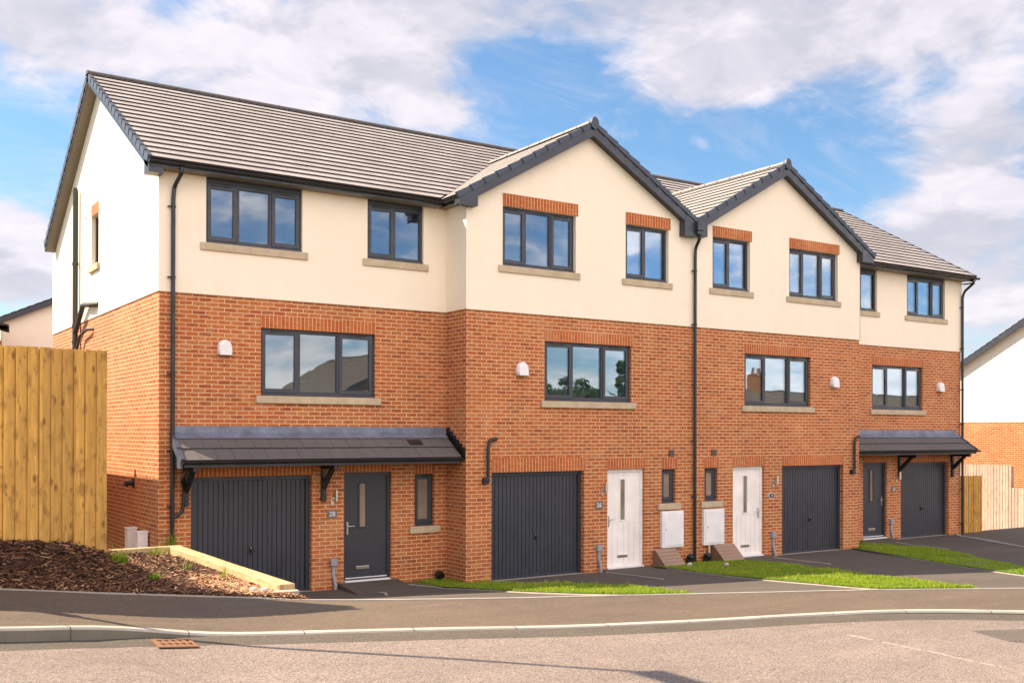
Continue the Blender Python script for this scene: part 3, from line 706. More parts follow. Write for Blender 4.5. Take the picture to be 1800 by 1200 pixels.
def gutter(parent, a, b, r=.058, brackets=True):
    a, b = Vector(a), Vector(b); d = (b - a).normalized(); side = Vector((d.y, -d.x, 0)); mb = MB(); k = 9
    def ring(p, rr): return [p + side * (math.cos(math.pi * j / (k - 1)) * rr) - Vector((0, 0, math.sin(math.pi * j / (k - 1)) * rr)) for j in range(k)]
    for rr in (r, r - .004):
        A, B = ring(a, rr), ring(b, rr)
        for j in range(k - 1): mb.face([A[j], A[j + 1], B[j + 1], B[j]] if rr == r else [B[j], B[j + 1], A[j + 1], A[j]], smooth=True)
    mb.face(ring(a, r)); mb.face(ring(b, r)[::-1])
    for sd in (1, -1):
        e = side * sd * (r - .002); mb.face([a + e * 1.05, b + e * 1.05, b + e * .9, a + e * .9])
    L = (b - a).length
    for i in range(int(L / 1.0) + 1):
        p = a + d * min(L - .03, .3 + i); A, B = ring(p, r * 1.1), ring(p + d * .035, r * 1.1)
        for j in range(k - 1): mb.face([A[j], A[j + 1], B[j + 1], B[j]], smooth=True)
    return mb.build('gutter', blackp, parent)
def verge_main(parent, X, sgn, m, y0, y1, lowY=None):
    """stepped verge units along the main slope at X (front) ; sgn -1 = left end"""
    mb = MB(); n = int(round(mainv(y1) / .30))
    for k in range(n):
        a, b = k * .30, (k + 1) * .30
        p = lambda v, h, dx: tuple(PM(X + dx * sgn, v, h))
        o = .012 + (k % 2) * .0005
        mb.hexa([p(a - .012, -.075, -.01), p(a - .012, -.075, o + .008), p(b - .012, -.075, o), p(b - .012, -.075, -.01), p(a - .012, .045, -.05), p(a - .012, .045, o + .012), p(b - .012, .030, o), p(b - .012, .030, -.05)])
    return mb.build('verge_cap', m, parent)
def downpipe(house, pts, name='downpipe', clips=(), r=.036, x=None, Y=None):
    mb = bentpipe(house, pts, r)
    o = mb.build(name, blackp, house)
    for z in clips:
        c = MB(); X_, Y_ = pts[-1][0], pts[-1][1]; c.tube([(X_, Y_, z - .02), (X_, Y_, z + .02)], r * 1.2, 14); c.box(X_ - .09, X_ + .0, Y_ + .0, Y_ + .03, z - .012, z + .012); c.build('pipe_clip', blackp, o)
    return o
# ================================================================== HOUSES
ZB = 5.31; D1 = .775; D2 = .846; RW = 10.42
PF = lambda Y: (lambda u, z, d: (u, Y + d, z))
PX = lambda X, s: (lambda u, z, d: (X + s * d, u, z))
RO = .018
def front(house, Y, x0, x1, bo, ro, top):
    b = MB(); wall(b, [(x0, -.4), (x1, -.4), (x1, ZB + .02), (x0, ZB + .02)], bo, PF(Y), 1); b.build('brick_wall', brick, house)
    r = MB(); wall(r, top, ro, PF(Y - RO), 1); r.face([(x0, Y - RO, ZB), (x0, Y + .001, ZB), (x1, Y + .001, ZB), (x1, Y - RO, ZB)]); r.build('rendered_wall', cream, house)
    dr = MB(); dr.box(x0, x1, Y - RO - .006, Y + .002, ZB - .012, ZB - .001); dr.build('drip_bead', stone, house)
# ---------- number 28
h28 = thing('terraced_house', 'left end house of the terrace with the white gable side and dark front door', 'house', (0, D1, 0), 'terraced houses in one row')
A1 = (.79, 2.56, 6.21, 7.27); A2 = (3.87, 5.08, 6.22, 7.27); A3 = (1.79, 4.05, 3.575, 4.785); G28 = (.55, 2.765, 0.0, 2.135); Dr28 = (3.41, 4.40, .10, 2.165); W28 = (4.905, 5.34, 1.09, 2.11)
hdr = lambda o: (o[0], o[1], o[2], 7.36)
front(h28, D1, 0, 5.61, [A3, G28, (Dr28[0], Dr28[1], -.0, Dr28[3]), W28], [hdr(A1), hdr(A2)], [(0, ZB), (5.61, ZB), (5.61, 7.37), (0, 7.37)])
window(h28, *A1, D1, 'OFO', header=7.36, inset=.045); window(h28, *A2, D1, 'OF', header=7.36, inset=.045)
window(h28, *A3, D1, 'OFO', lint=(4.786, 5.02, 0)); window(h28, *W28, D1, 'O', obsc=True, lint=(2.112, 2.34, 0), sillw=.12)
garage(h28, *G28, D1, (2.137, 2.36)); front_door(h28, *Dr28, D1, (2.167, 2.39), doord, glassx=.42, lever=steel)
cowl(h28, 1.12, 4.40, D1); wall_lamp(h28, 3.17, 1.68, D1); plate(h28, 3.165, 1.40, D1, '28'); conduit(h28, 3.19, D1)
# gable side (faces -X), Y from D1 to RW
gw_ = (5.32, 5.99, 6.40, 7.44)
sb = MB(); wall(sb, [(D1, -.4), (RW, -.4), (RW, ZB + .02), (D1, ZB + .02)], [], PX(0, 1), -1); sb.build('side_brick_wall', brick, h28)
zr = lambda y: EZV + SL * (min(y, 2 * RY - y) - EYV) - .10
sr = MB(); wall(sr, [(D1 - RO, ZB), (RW, ZB), (RW, zr(RW)), (RY, zr(RY)), (D1 - RO, zr(D1))], [gw_], PX(-RO, 1), -1)
sr.face([(-RO, D1 - RO, ZB), (-RO, RW, ZB), (.001, RW, ZB), (.001, D1 - RO, ZB)])
sr.face([(-RO, D1 - RO, ZB), (0, D1 - RO, ZB), (0, D1 - RO, 7.37), (-RO, D1 - RO, 7.37)]); sr.build('side_rendered_wall', cream, h28)
bk = MB(); bk.face([(22.99, RW, -.4), (0, RW, -.4), (0, RW, 7.4), (22.99, RW, 7.4)]); bk.build('rear_wall', brick, h28)
# side window (rotated builder: faces -X)
sw = MB()
for q in ((gw_[0], gw_[1], gw_[3] - .055, gw_[3]), (gw_[0], gw_[1], gw_[2], gw_[2] + .07), (gw_[0], gw_[0] + .055, gw_[2] + .07, gw_[3] - .055), (gw_[1] - .055, gw_[1], gw_[2] + .07, gw_[3] - .055)): sw.box(.06, .13, q[0], q[1], q[2], q[3])
sw = sw.build('window', anth, h28, bev=.004)
m_ = MB(); m_.box(.085, .10, gw_[0] + .055, gw_[1] - .055, gw_[2] + .07, gw_[3] - .055); m_.build('pane', glass, sw)
m_ = MB(); m_.box(.14, .9, gw_[0] - .1, gw_[1] + .1, gw_[2] - .1, gw_[3] + .1); m_.build('room_lining', plaster, sw)
m_ = MB(); m_.box(-RO - .055, .08, gw_[0] - .1, gw_[1] + .1, gw_[2] - .14, gw_[2] - .004); m_.build('sill', stone, sw, bev=.008)
lintel(gw_[0], gw_[1], -RO, gw_[3] + .002, gw_[3] + .235, sw, axis='x')
# pipes on the gable
sp = MB(); sp.tube([(-.10, 7.25, 0), (-.10, 7.25, 8.25)], .058, 16); sp.tube([(-.10, 7.25, 8.25), (-.10, 7.25, 8.30)], .045, 16)
for z in (5.25, 6.62, 4.9, 4.3): sp.tube([(-.10, 7.25, z - .03), (-.10, 7.25, z + .03)], .070, 16)
so = sp.build('soil_stack', pvc('weathered_pipe', (.05, .045, .038), .55), h28)
b1 = bentpipe(None, [(-.10, 7.2, 5.12), (-.12, 6.3, 5.62), (-.12, 5.55, 5.55), (.0, 5.35, 5.55)], .055); b1.build('branch_pipe', MAT['weathered_pipe'], so)
b1 = bentpipe(None, [(-.10, 7.22, 4.55), (-.10, 6.75, 5.0), (-.10, 6.0, 5.08), (.0, 5.85, 5.08)], .030); b1.build('waste_pipe', MAT['weathered_pipe'], so)
ov = MB(); ov.tube([(.0, 2.45, 1.99), (-.11, 2.45, 1.99), (-.14, 2.47, 1.95)], .05, 12); ov.tube([(-.001, 2.45, 1.99), (-.02, 2.45, 1.99)], .085, 14); ov.build('boiler_flue', blackp, h28)
ov = MB(); ov.tube([(-RO - .001, 6.55, 7.55), (-RO - .03, 6.55, 7.55)], .05, 12); ov.build('vent_cap', whitep, h28)
for yy, zz in ((2.15, 1.22), (1.42, 1.21)):
    ov = MB(); ov.box(-.20, -.03, yy - .1, yy + .1, .2, zz - .04); ov.prism([(-.21, yy - .11, zz - .04), (-.02, yy - .11, zz - .04), (-.02, yy + .11, zz - .04), (-.21, yy + .11, zz - .04)], (0, 0, .03)); ov.build('cable_cover', whitep, h28, bev=.006)
# downpipe 28 : in front of the front wall near the corner
xp = .215
dp = downpipe(h28, [(xp + .06, .44, 7.37), (xp + .06, .44, 7.27), (xp + .02, D1 - .06, 7.10), (xp, D1 - .065, 6.9), (xp, D1 - .065, -.05)], clips=(6.75, 5.55, 3.9, 2.6, 1.65))
bb = bentpipe(None, [(xp, D1 - .065, 1.45), (xp + .18, D1 - .07, 1.56), (xp + .20, D1 - .07, 1.95), (xp + .10, D1 - .25, 2.1), (xp + .12, .2, 2.3)], .03); bb.build('branch_pipe', blackp, dp)
# roof of 28
rf = MB(); vx = 5.61
tiled(rf, [(-.25, 0), (5.3, 0), (5.61, mainv(.81)), (5.61, mainv(RY)), (-.25, mainv(RY))], PM)
nR = Vector((0, SL, 1)).normalized()
def PR(u, v, h): return Vector((u, 2 * RY - EYV - v / cS + .1, EZV + v / cS * SL)) + nR * h
def PRr(u, v, h): return Vector((u, RY + (mainv(RY) - v) / cS, RZ - (mainv(RY) - v) / cS * SL)) + nR * h
tiled(rf, [(-.25, -.1), (5.61, -.1), (5.61, mainv(RY)), (-.25, mainv(RY))], PRr)
for (sx_, sy_) in ((7.35, 2.55),):
    pass
r28 = rf.build('roof', [tile, tile_side], h28)
rc = MB(); ridge_caps(rc, (-.27, RY, RZ + .03), (5.61, RY, RZ + .03)); rc.build('ridge_cap', pvc('ridge_tile', (.10, .088, .08), .85), r28)
verge_main(r28, -.25, -1, cap_m, 0, RY)
vb = MB()
for k in range(19):          # rear verge units
    a, b = k * .30, (k + 1) * .30; p = lambda v, h, dx: tuple(PRr(-.25 - dx, v, h))
    if b > mainv(RY) + .05: break
    vb.hexa([p(a, -.1, -.01), p(a, -.1, .024), p(b, -.1, .012), p(b, -.1, -.01), p(a, .045, -.05), p(a, .045, .024), p(b, .03, .012), p(b, .03, -.05)])
vb.build('verge_cap', cap_m, r28)
bg_ = MB()    # barge boards on the left verge
for f_ in (PM, PRr):
    q = [f_(-.25, -.02 if f_ is PM else -.1, -.03), f_(-.25, mainv(RY), -.03), f_(-.25, mainv(RY), -.17), f_(-.25, -.02 if f_ is PM else -.1, -.17)]
    bg_.prism(q, (.02, 0, 0))
bg_.build('barge_board', anth, r28)
sf = MB()
for f_ in (PM, PRr):
    q = [f_(-.23, .0 if f_ is PM else -.1, -.165), f_(-.23, mainv(RY), -.165), f_(0.02, mainv(RY), -.165), f_(0.02, .0 if f_ is PM else -.1, -.165)]; sf.face(q)
sf.build('verge_soffit', soff, r28)
be_ = MB(); be_.prism([(-.25, .50, 7.24), (-.25, D1 + .02, 7.24), (-.25, D1 + .02, 7.50), (-.25, .50, 7.42)], (.02, 0, 0)); be_.prism([(-.229, .50, 7.24), (-.0, .50, 7.24), (-.0, .50, 7.36), (-.229, .50, 7.36)], (0, .015, 0)); be_.prism([(-.229, .516, 7.24), (-.229, D1, 7.24), (0, D1, 7.24), (0, .516, 7.24)], (0, 0, .01))
be_.build('box_end', anth, r28)
fs = MB(); fs.box(-.228, 5.36, .485, .50, 7.345, 7.455); fs.build('fascia', anth, r28)
fs = MB(); fs.box(.0, 5.36, .501, D1 - RO, 7.345, 7.358); fs.build('soffit', soff, r28)
gutter(r28, (-.26, .455, 7.435), (5.32, .455, 7.435), .05)
vt = MB(); vt.prism([PM(3.0, 3.6, .03), PM(3.4, 3.6, .03), PM(3.4, 3.88, .02), PM(3.0, 3.88, .02)], (0, 0, .012)); 
# ---------- canopy builder
def canopy(house, x0, x1, Yw, yf, zw, zf, lefte, righte, brks):
    sl = (zw - zf) / (Yw - yf); cc = math.sqrt(1 + sl * sl); nn = Vector((0, -sl, 1)).normalized(); L = (Yw - yf) * cc
    P = lambda u, v, h: Vector((u, yf + v / cc, zf + v / cc * sl)) + nn * h
    t = MB(); g = L / 2 * .86
    for k, (a, b) in enumerate(((0, g), (g, L - .02))):
        n = int(round((x1 - x0) / .30)); w_ = (x1 - x0) / n; off = (k % 2) * w_ / 2
        xs_ = [x0] + [x0 + off + i * w_ for i in range(n + 1) if x0 + .03 < x0 + off + i * w_ < x1 - .03] + [x1]
        for xa, xb in zip(xs_, xs_[1:]):
            sh = random.uniform(-.001, .002); e = .0025
            q = [P(xa + e, a, .03 + sh), P(xb - e, a, .03 + sh), P(xb - e, b, .008 + sh), P(xa + e, b, .008 + sh)]; qb = [P(xa + e, a, -.0), P(xb - e, a, -.0), P(xb - e, b, -.0), P(xa + e, b, -.0)]
            t.face(q, uv=[(.333 * random.randint(0, 90) + .1665, .15 + .6 * random.randint(0, 20))] * 4)
            t.face([qb[0], qb[1], q[1], q[0]], m=1); t.face([qb[1], qb[2], q[2], q[1]], m=1); t.face([qb[3], qb[0], q[0], q[3]], m=1)
    t.face([P(x0, 0, .001), P(x1, 0, .001), P(x1, L, .001), P(x0, L, .001)], m=1)
    can = t.build('canopy', [tile_can, tile_side], house)
    f = MB(); q = [P(x0, L - .17, .034), P(x1, L - .17, .034), P(x1, L, .04), P(x0, L, .04)]; f.face(q); f.face([P(x0, L, .04), P(x1, L, .04), tuple(P(x1, L, .04) + Vector((0, .0, .11))), tuple(P(x0, L, .04) + Vector((0, .0, .11)))])
    f.prism([(x0, Yw - .012, zw + .05), (x1, Yw - .012, zw + .05), (x1, Yw - .012, zw + .13), (x0, Yw - .012, zw + .13)], (0, .012, 0)); f.build('flashing', lead, can)
    b = MB(); b.prism([P(x0 + .02, 0, -.001), P(x0 + .02, L, -.001), (x0 + .02, Yw, zf - .10), (x0 + .02, yf, zf - .10)], (x1 - x0 - .04, 0, 0)); b.build('canopy_base', anth, can)
    if lefte:
        v = MB()
        for a, b_ in ((0, g), (g, L)): v.hexa([P(x0 - .035, a, -.09), P(x0 - .015, a, -.09), P(x0 - .015, b_, -.09), P(x0 - .035, b_, -.09), P(x0 - .035, a, .05), P(x0 + .03, a, .05), P(x0 + .03, b_, .035), P(x0 - .035, b_, .035)])
        v.prism([(x0 - .03, yf + .01, zf - .12), (x0 - .03, yf + .24, zf - .12), (x0 - .03, yf + .24, zf + .1), (x0 - .03, yf + .01, zf - .04)], (.03, 0, 0)); v.build('verge_cap', cap_m, can)
    if righte:
        v = MB()
        for a, b_ in ((0, g), (g, L)): v.hexa([P(x1 - .03, a, -.09), P(x1 + .035, a, -.09), P(x1 + .035, b_, -.09), P(x1 - .03, b_, -.09), P(x1 - .03, a, .05), P(x1 + .035, a, .05), P(x1 + .035, b_, .035), P(x1 - .03, b_, .035)])
        v.build('verge_cap', cap_m, can)
    gutter(can, (x0 - .02, yf - .06, zf - .0), (x1 + (.04 if righte else -.0), yf - .06, zf - .0), .05)
    for xb in brks:
        k = MB(); zb = zf - .10; k.box(xb - .045, xb + .045, Yw - .07, Yw - .001, zb - .68, zb - .001); k.box(xb - .045, xb + .045, yf + .05, Yw - .071, zb - .08, zb - .001)
        k.prism([(xb - .04, yf + .18, zb - .08), (xb - .04, yf + .30, zb - .08), (xb - .04, Yw - .071, zb - .34), (xb - .04, Yw - .071, zb - .46)], (.08, 0, 0)); k.build('bracket', blackp, can, bev=.004)
    return can
c28 = canopy(h28, .22, 5.57, D1, .11, 2.88, 2.43, True, False, (.45, 2.98))
fl = MB()       # stepped flashing up the return wall of number 26
for k in range(6):
    y = D1 - .02 - k * .115; z = 3.02 - k * .078; fl.prism([(5.60, y, z), (5.60, y - .15, z), (5.60, y - .15, z - .24), (5.60, y, z - .16)], (.009, 0, 0))
fl.build('stepped_flashing', blackp, c28)
cv = MB(); cv.box(4.72, 5.02, .42, .56, 2.69, 2.70); 
sl_ = (2.88 - 2.43) / (D1 - .11); nn_ = Vector((0, -sl_, 1)).normalized()
cvm = MB(); pb = lambda x, y, h: Vector((x, y, 2.43 + (y - .11) * sl_)) + nn_ * h
cvm.prism([pb(4.62, .44, .018), pb(4.92, .44, .018), pb(4.92, .60, .012), pb(4.62, .60, .012)], nn_ * .012); cvm.build('tile_vent', blackp, c28)
gp_ = MB(); gp_.tube([(5.38, .66, .12), (5.38, .60, .13), (5.38, .56, .10)], .085, 14); gp_.build('drain_elbow', blackp, h28)
# ---------- gabled houses 26 and 24
def gable_house(h, x0, x1, xc, bo, ro, left_return, right_return):
    xe0, xe1 = x0, x1
    za = lambda x: GZ - GA * abs(x - xc) - .22
    top = [(x0, ZB), (x1, ZB), (x1, za(x1)), (xc, za(xc)), (x0, za(x0))]
    front(h, 0., x0, x1, bo, ro, top)
    return
h26 = thing('terraced_house', 'gabled terraced house left of the central downpipe with garage left of its white door', 'house', (5.61, 0, 0), 'terraced houses in one row')
B1 = (6.43, 8.24, 6.225, 7.40); B2 = (9.575, 10.80, 6.225, 7.395); B3 = (7.465, 9.75, 3.57, 4.78); G26 = (6.19, 8.475, 0., 2.135); Dr26 = (9.10, 10.13, .03, 2.145); W26 = (10.63, 11.03, 1.375, 2.125)
gable_house(h26, 5.61, 11.53, 8.57, [B3, G26, (Dr26[0], Dr26[1], 0, Dr26[3]), W26], [B1, B2], 1, 0)
window(h26, *B1, 0, 'OFO', lint=(7.402, 7.65, 1)); window(h26, *B2, 0, 'OF', lint=(7.397, 7.65, 1)); window(h26, *B3, 0, 'OFO', lint=(4.782, 5.01, 1)); window(h26, *W26, 0, 'O', obsc=True, lint=(2.127, 2.355, 1), sillw=.13)
garage(h26, *G26, 0, (2.137, 2.41)); front_door(h26, *Dr26, 0, (2.147, 2.385), doorw, glassx=.47, grooves=True)
cowl(h26, 6.894, 4.195, 0); wall_lamp(h26, 8.96, 1.72, 0); plate(h26, 8.87, 1.40, 0, '26'); conduit(h26, 8.86, 0)
rt = MB(); wall(rt, [(0, -.4), (D1, -.4), (D1, ZB + .02), (0, ZB + .02)], [], PX(5.61, 1), -1); rt.build('return_brick_wall', brick, h26)
rt = MB(); wall(rt, [(-RO, ZB), (D1 - RO, ZB), (D1 - RO, 7.36), (-RO, 7.36)], [], PX(5.61 - RO, 1), -1); rt.face([(5.61 - RO, -RO, ZB), (5.61, -RO, ZB), (5.61, -RO, 7.25), (5.61 - RO, -RO, 7.25)]); rt.face([(5.61 - RO, -RO, ZB), (5.61 - RO, D1, ZB), (5.611, D1, ZB), (5.611, -RO, ZB)]); rt.build('return_rendered_wall', cream, h26)
def fixed_pipe(h, x, zt, zb, xb):
    mb = bentpipe(None, [(x + .20, .0, zt), (x + .20, -.07, zt), (x + .04, -.07, zt - .03), (x, -.07, zt - .16), (x, -.07, zb + .05), (x - .04, -.07, zb)], .034); mb.tube([(x - .04, -.001, zb), (x - .04, -.09, zb)], .07, 14); mb.build('flue_pipe', blackp, h)
fixed_pipe(h26, 6.07, 2.80, 1.98, 0)
def meter(h, x0, x1, z0, z1):
    mb = MB(); mb.box(x0, x1, -.085, -.0, z0, z1); b_ = mb.build('meter_box', whitep, h, bev=.012)
    d = MB(); d.box(x0 + .045, x1 - .045, -.10, -.086, z0 + .05, z1 - .05); d = d.build('meter_door', whitep, b_, bev=.006)
    k = MB(); k.tube([(x0 + .10, -.10, (z0 + z1) / 2), (x0 + .10, -.106, (z0 + z1) / 2)], .012, 10); k.build('lock', blackp, d)
    p = MB(); xm = x0 + (x1 - x0) * .3; p.tube([(xm, -.05, z0 + .01), (xm, -.05, .0)], .022, 10); p.build('meter_pipe', pvc('cream_pipe', (.70, .55, .38), .5), b_)
meter(h26, 10.575, 11.21, .40, 1.205)
vb_ = lambda h, x: MB().box(x - .075, x + .075, -.03, 0., 2.41, 2.55).build('air_vent', ventb, h, bev=.006)
vb_(h26, 10.905)
h24 = thing('terraced_house', 'gabled terraced house right of the central downpipe with garage right of its white door', 'house', (11.53, 0, 0), 'terraced houses in one row')
C1 = (12.14, 13.35, 6.225, 7.40); C2 = (14.69, 16.47, 6.225, 7.395); C3 = (13.19, 15.48, 3.565, 4.78); G24 = (14.47, 16.705, -.0, 2.135); Dr24 = (12.815, 13.85, .03, 2.14); W24 = (11.915, 12.32, 1.375, 2.13)
gable_house(h24, 11.53, 17.32, 14.42, [C3, G24, (Dr24[0], Dr24[1], 0, Dr24[3]), W24], [C1, C2], 0, 1)
window(h24, *C1, 0, 'OF', lint=(7.402, 7.645, 1)); window(h24, *C2, 0, 'OFO', lint=(7.397, 7.64, 1)); window(h24, *C3, 0, 'OFO', lint=(4.782, 5.01, 0)); window(h24, *W24, 0, 'O', obsc=True, lint=(2.132, 2.36, 1), sillw=.13)
garage(h24, *G24, 0, (2.137, 2.365)); front_door(h24, *Dr24, 0, (2.142, 2.365), doorw, glassx=.47, right_handle=True, grooves=True)
cowl(h24, 16.33, 4.205, 0); wall_lamp(h24, 14.16, 1.75, 0); plate(h24, 14.10, 1.44, 0, '24', True); conduit(h24, 14.13, 0)
fixed_pipe(h24, 17.06, 2.84, 1.95, 0); meter(h24, 11.82, 12.465, .39, 1.20); vb_(h24, 12.2)
rt = MB(); wall(rt, [(0, -.4), (D2, -.4), (D2, ZB + .02), (0, ZB + .02)], [], PX(17.32, -1), 1); rt.build('return_brick_wall', brick, h24)
rt = MB(); wall(rt, [(-RO, ZB), (D2, ZB), (D2, 7.36), (-RO, 7.36)], [], PX(17.32 + RO, -1), 1); rt.build('return_rendered_wall', cream, h24)
pc = MB(); pc.tube([(11.36, -.08, .0), (11.36, -.10, .14), (11.36, -.16, .2)], .07, 12); pc.tube([(11.46, -.06, .0), (11.46, -.09, .17)], .055, 12); pc.build('drain_elbow', blackp, h26)
pc = MB(); pc.tube([(11.88, -.08, .0), (11.88, -.10, .14), (11.88, -.16, .2)], .07, 12); pc.tube([(11.98, -.06, .0), (11.98, -.09, .17)], .055, 12); pc.build('drain_elbow', blackp, h24)
# gable roofs
def gable_roof(h, xc, x0, x1, eL, eR):
    """x0/x1: house party lines; eL/eR: outer x of the slope (eave or valley)"""
    E0 = 3.27; rf = MB(); vr = 3.27 * cG; YV = .50 + (GZ - EZV) / SL; yv0 = -.2
    yv = lambda x: EYV + (GZ - GA * abs(x - xc) - EZV) / SL
    for sgn, ex in ((-1, eL), (1, eR)):
        P = PG(xc, sgn); v0 = (3.27 - abs(ex - xc)) * cG
        tiled(rf, [(yv0, v0), (yv(ex), v0), (YV, vr), (yv0, vr)], P, th=.012 if sgn < 0 and xc < 10 else .030)
    for a, b in ((x0, xc), (xc, x1)):
        tiled(rf, [(a, mainv(yv(a))), (b, mainv(yv(b))), (b, mainv(RY)), (a, mainv(RY))], PM)
    tiled(rf, [(x0, -.1), (x1, -.1), (x1, mainv(RY)), (x0, mainv(RY))], PRr)
    r = rf.build('roof', [tile, tile_side], h)
    rc = MB(); ridge_caps(rc, (x0, RY, RZ + .03), (x1, RY, RZ + .03)); rc.build('ridge_cap', MAT['ridge_tile'], r)
    rc = MB(); ridge_caps(rc, (xc, -.17, GZ + .035), (xc, YV + .1, GZ + .035)); rc.build('ridge_cap', tile, r)
    vc = MB(); so_ = MB()
    for sgn, ex in ((-1, eL), (1, eR)):
        P = PG(xc, sgn); v0 = (3.27 - abs(ex - xc)) * cG; n = int((vr - v0) / .33); g = (vr - v0) / n
        for k in range(n):
            a, b = v0 + k * g, v0 + (k + 1) * g
            vc.hexa([P(yv0 - .032, a - .02, -.062), P(yv0 + .05, a - .02, -.062), P(yv0 + .05, b - .02, -.048), P(yv0 - .014, b - .02, -.048),
                     P(yv0 - .032, a - .02, .052), P(yv0 + .05, a - .02, .052), P(yv0 + .05, b - .02, .032), P(yv0 - .014, b - .02, .032)])
        lo_ = v0 + (.02 if abs(ex - xc) > 3.1 else .02)
        q = [P(yv0, lo_, -.03), P(yv0, vr, -.03), (xc, yv0, GZ - .28), P(yv0, lo_ + .1, -.215)]
        q = [tuple(P(yv0, lo_, -.03)), (xc, yv0, GZ - .035), (xc, yv0, GZ - .265), tuple(Vector(P(yv0, lo_, -.03)) + Vector((0, 0, -.21)))]
        MB().prism(q, (0, .02, 0)).build('barge_board', anth, r)
        a_ = Vector(q[3]); b__ = Vector(q[2]); so_.face([a_ + Vector((0, .02, .02)), b__ + Vector((0, .02, .02)), b__ + Vector((0, .2, .02)), a_ + Vector((0, .2, .02))])
    vc.build('verge_cap', cap_m, r); so_.build('verge_soffit', anth, r)
    e = MB(); e.prism([(xc - .085, yv0 - .045, GZ - .10), (xc - .10, yv0 - .045, GZ + .0), (xc - .07, yv0 - .045, GZ + .085), (xc, yv0 - .045, GZ + .135), (xc + .07, yv0 - .045, GZ + .085), (xc + .10, yv0 - .045, GZ + .0), (xc + .085, yv0 - .045, GZ - .10), (xc, yv0 - .045, GZ - .14)][::-1], (0, .06, 0)); e.build('ridge_end_cap', cap_m, r)
    return r
r26 = gable_roof(h26, 8.57, 5.61, 11.53, 5.30, 11.53); r24 = gable_roof(h24, 14.42, 11.53, 17.32, 11.53, 17.67)
# extra main-roof piece left of the party line is covered by number 28; box ends, fascias, gutters
def box_end(r, x0, x1, z0, za, zb):
    mb = MB(); mb.prism([(x0, -.205, z0), (x1, -.205, z0), (x1, -.205, zb), (x0, -.205, za)], (0, .205 - RO, 0)); mb.build('box_end', anth, r)
gz = lambda xc, x: GZ - GA * abs(x - xc)
box_end(r26, 5.33, 5.74, 7.27, gz(8.57, 5.33) - .08, gz(8.57, 5.74) - .12); box_end(r26, 11.12, 11.47, 7.29, gz(8.57, 11.12) - .12, gz(8.57, 11.47) - .06)
box_end(r24, 11.56, 11.80, 7.32, gz(14.42, 11.56) - .10, gz(14.42, 11.80) - .12); box_end(r24, 17.20, 17.60, 7.27, gz(14.42, 17.2) - .12, gz(14.42, 17.6) - .08)
hp = MB(); hp.box(11.42, 11.62, -.30, -.206, 7.42, 7.62); hp.box(11.44, 11.60, -.28, -.206, 7.34, 7.42); hp.build('rainwater_hopper', anth, r26, bev=.01)
fs = MB(); fs.box(5.40, 5.42, -.18, .46, 7.345, 7.44); fs.build('fascia', anth, r26)
fs = MB(); fs.box(5.421, 5.61 - RO, -.18, D1 - RO, 7.345, 7.358); fs.build('soffit', soff, r26)
gutter(r26, (5.345, .43, 7.435), (5.345, -.14, 7.435), .05)
fs = MB(); fs.box(17.62, 17.64, -.18, .52, 7.345, 7.44); fs.build('fascia', anth, r24)
fs = MB(); fs.box(17.32 + RO, 17.62, -.18, D2 - RO, 7.345, 7.358); fs.build('soffit', soff, r24)
gutter(r24, (17.70, -.14, 7.41), (17.70, .43, 7.41))
vl = MB()      # lead valleys
for (xa, xb, xc) in ((5.3, 8.57, 8.57), (11.53, 8.57, 8.57)):
    pass
downpipe(h26, [(11.54, -.24, 7.36), (11.54, -.22, 7.24), (11.55, -.09, 7.08), (11.55, -.075, 6.9), (11.55, -.075, .0)], clips=(6.55, 5.35, 4.0, 2.75, 1.5))
# ---------- number 22
h22 = thing('terraced_house', 'right end house of the terrace with dark front door left of its garage', 'house', (17.32, D2, 0), 'terraced houses in one row')
Dw1 = (17.93, 19.13, 6.22, 7.28); Dw2 = (20.44, 22.2, 6.21, 7.28); Dw3 = (18.95, 21.18, 3.575, 4.785); G22 = (20.20, 22.41, -.0, 2.115); Dr22 = (18.57, 19.585, .06, 2.135)
front(h22, D2, 17.32, 22.99, [Dw3, G22, (Dr22[0], Dr22[1], 0, Dr22[3])], [hdr(Dw1), hdr(Dw2)], [(17.32, ZB), (22.99, ZB), (22.99, 7.37), (17.32, 7.37)])
window(h22, *Dw1, D2, 'OF', header=7.36, inset=.045); window(h22, *Dw2, D2, 'OFO', header=7.36, inset=.045); window(h22, *Dw3, D2, 'OFO', lint=(4.786, 5.02, 0))
garage(h22, *G22, D2, (2.117, 2.34)); front_door(h22, *Dr22, D2, (2.137, 2.34), doord, glassx=.47, right_handle=True)
cowl(h22, 21.96, 4.257, D2); wall_lamp(h22, 20.0, 1.70, D2); plate(h22, 19.88, 1.39, D2, '22'); conduit(h22, 19.75, D2)
sb = MB(); wall(sb, [(D2, -2.4), (RW, -2.4), (RW, ZB + .02), (D2, ZB + .02)], [], PX(22.99, -1), 1); sb.build('side_brick_wall', brick, h22)
sr = MB(); wall(sr, [(D2 - RO, ZB), (RW, ZB), (RW, zr(RW)), (RY, zr(RY)), (D2 - RO, zr(D2))], [], PX(22.99 + RO, -1), 1); sr.build('side_rendered_wall', cream, h22)
rf = MB()
tiled(rf, [(17.67, 0), (23.2, 0), (23.2, mainv(RY)), (17.32, mainv(RY)), (17.32, mainv(.83))], PM); tiled(rf, [(17.32, -.1), (23.2, -.1), (23.2, mainv(RY)), (17.32, mainv(RY))], PRr)
r22 = rf.build('roof', [tile, tile_side], h22)
rc = MB(); ridge_caps(rc, (17.32, RY, RZ + .03), (23.22, RY, RZ + .03)); rc.build('ridge_cap', MAT['ridge_tile'], r22)
verge_main(r22, 23.2, 1, cap_m, 0, RY)
bg_ = MB()
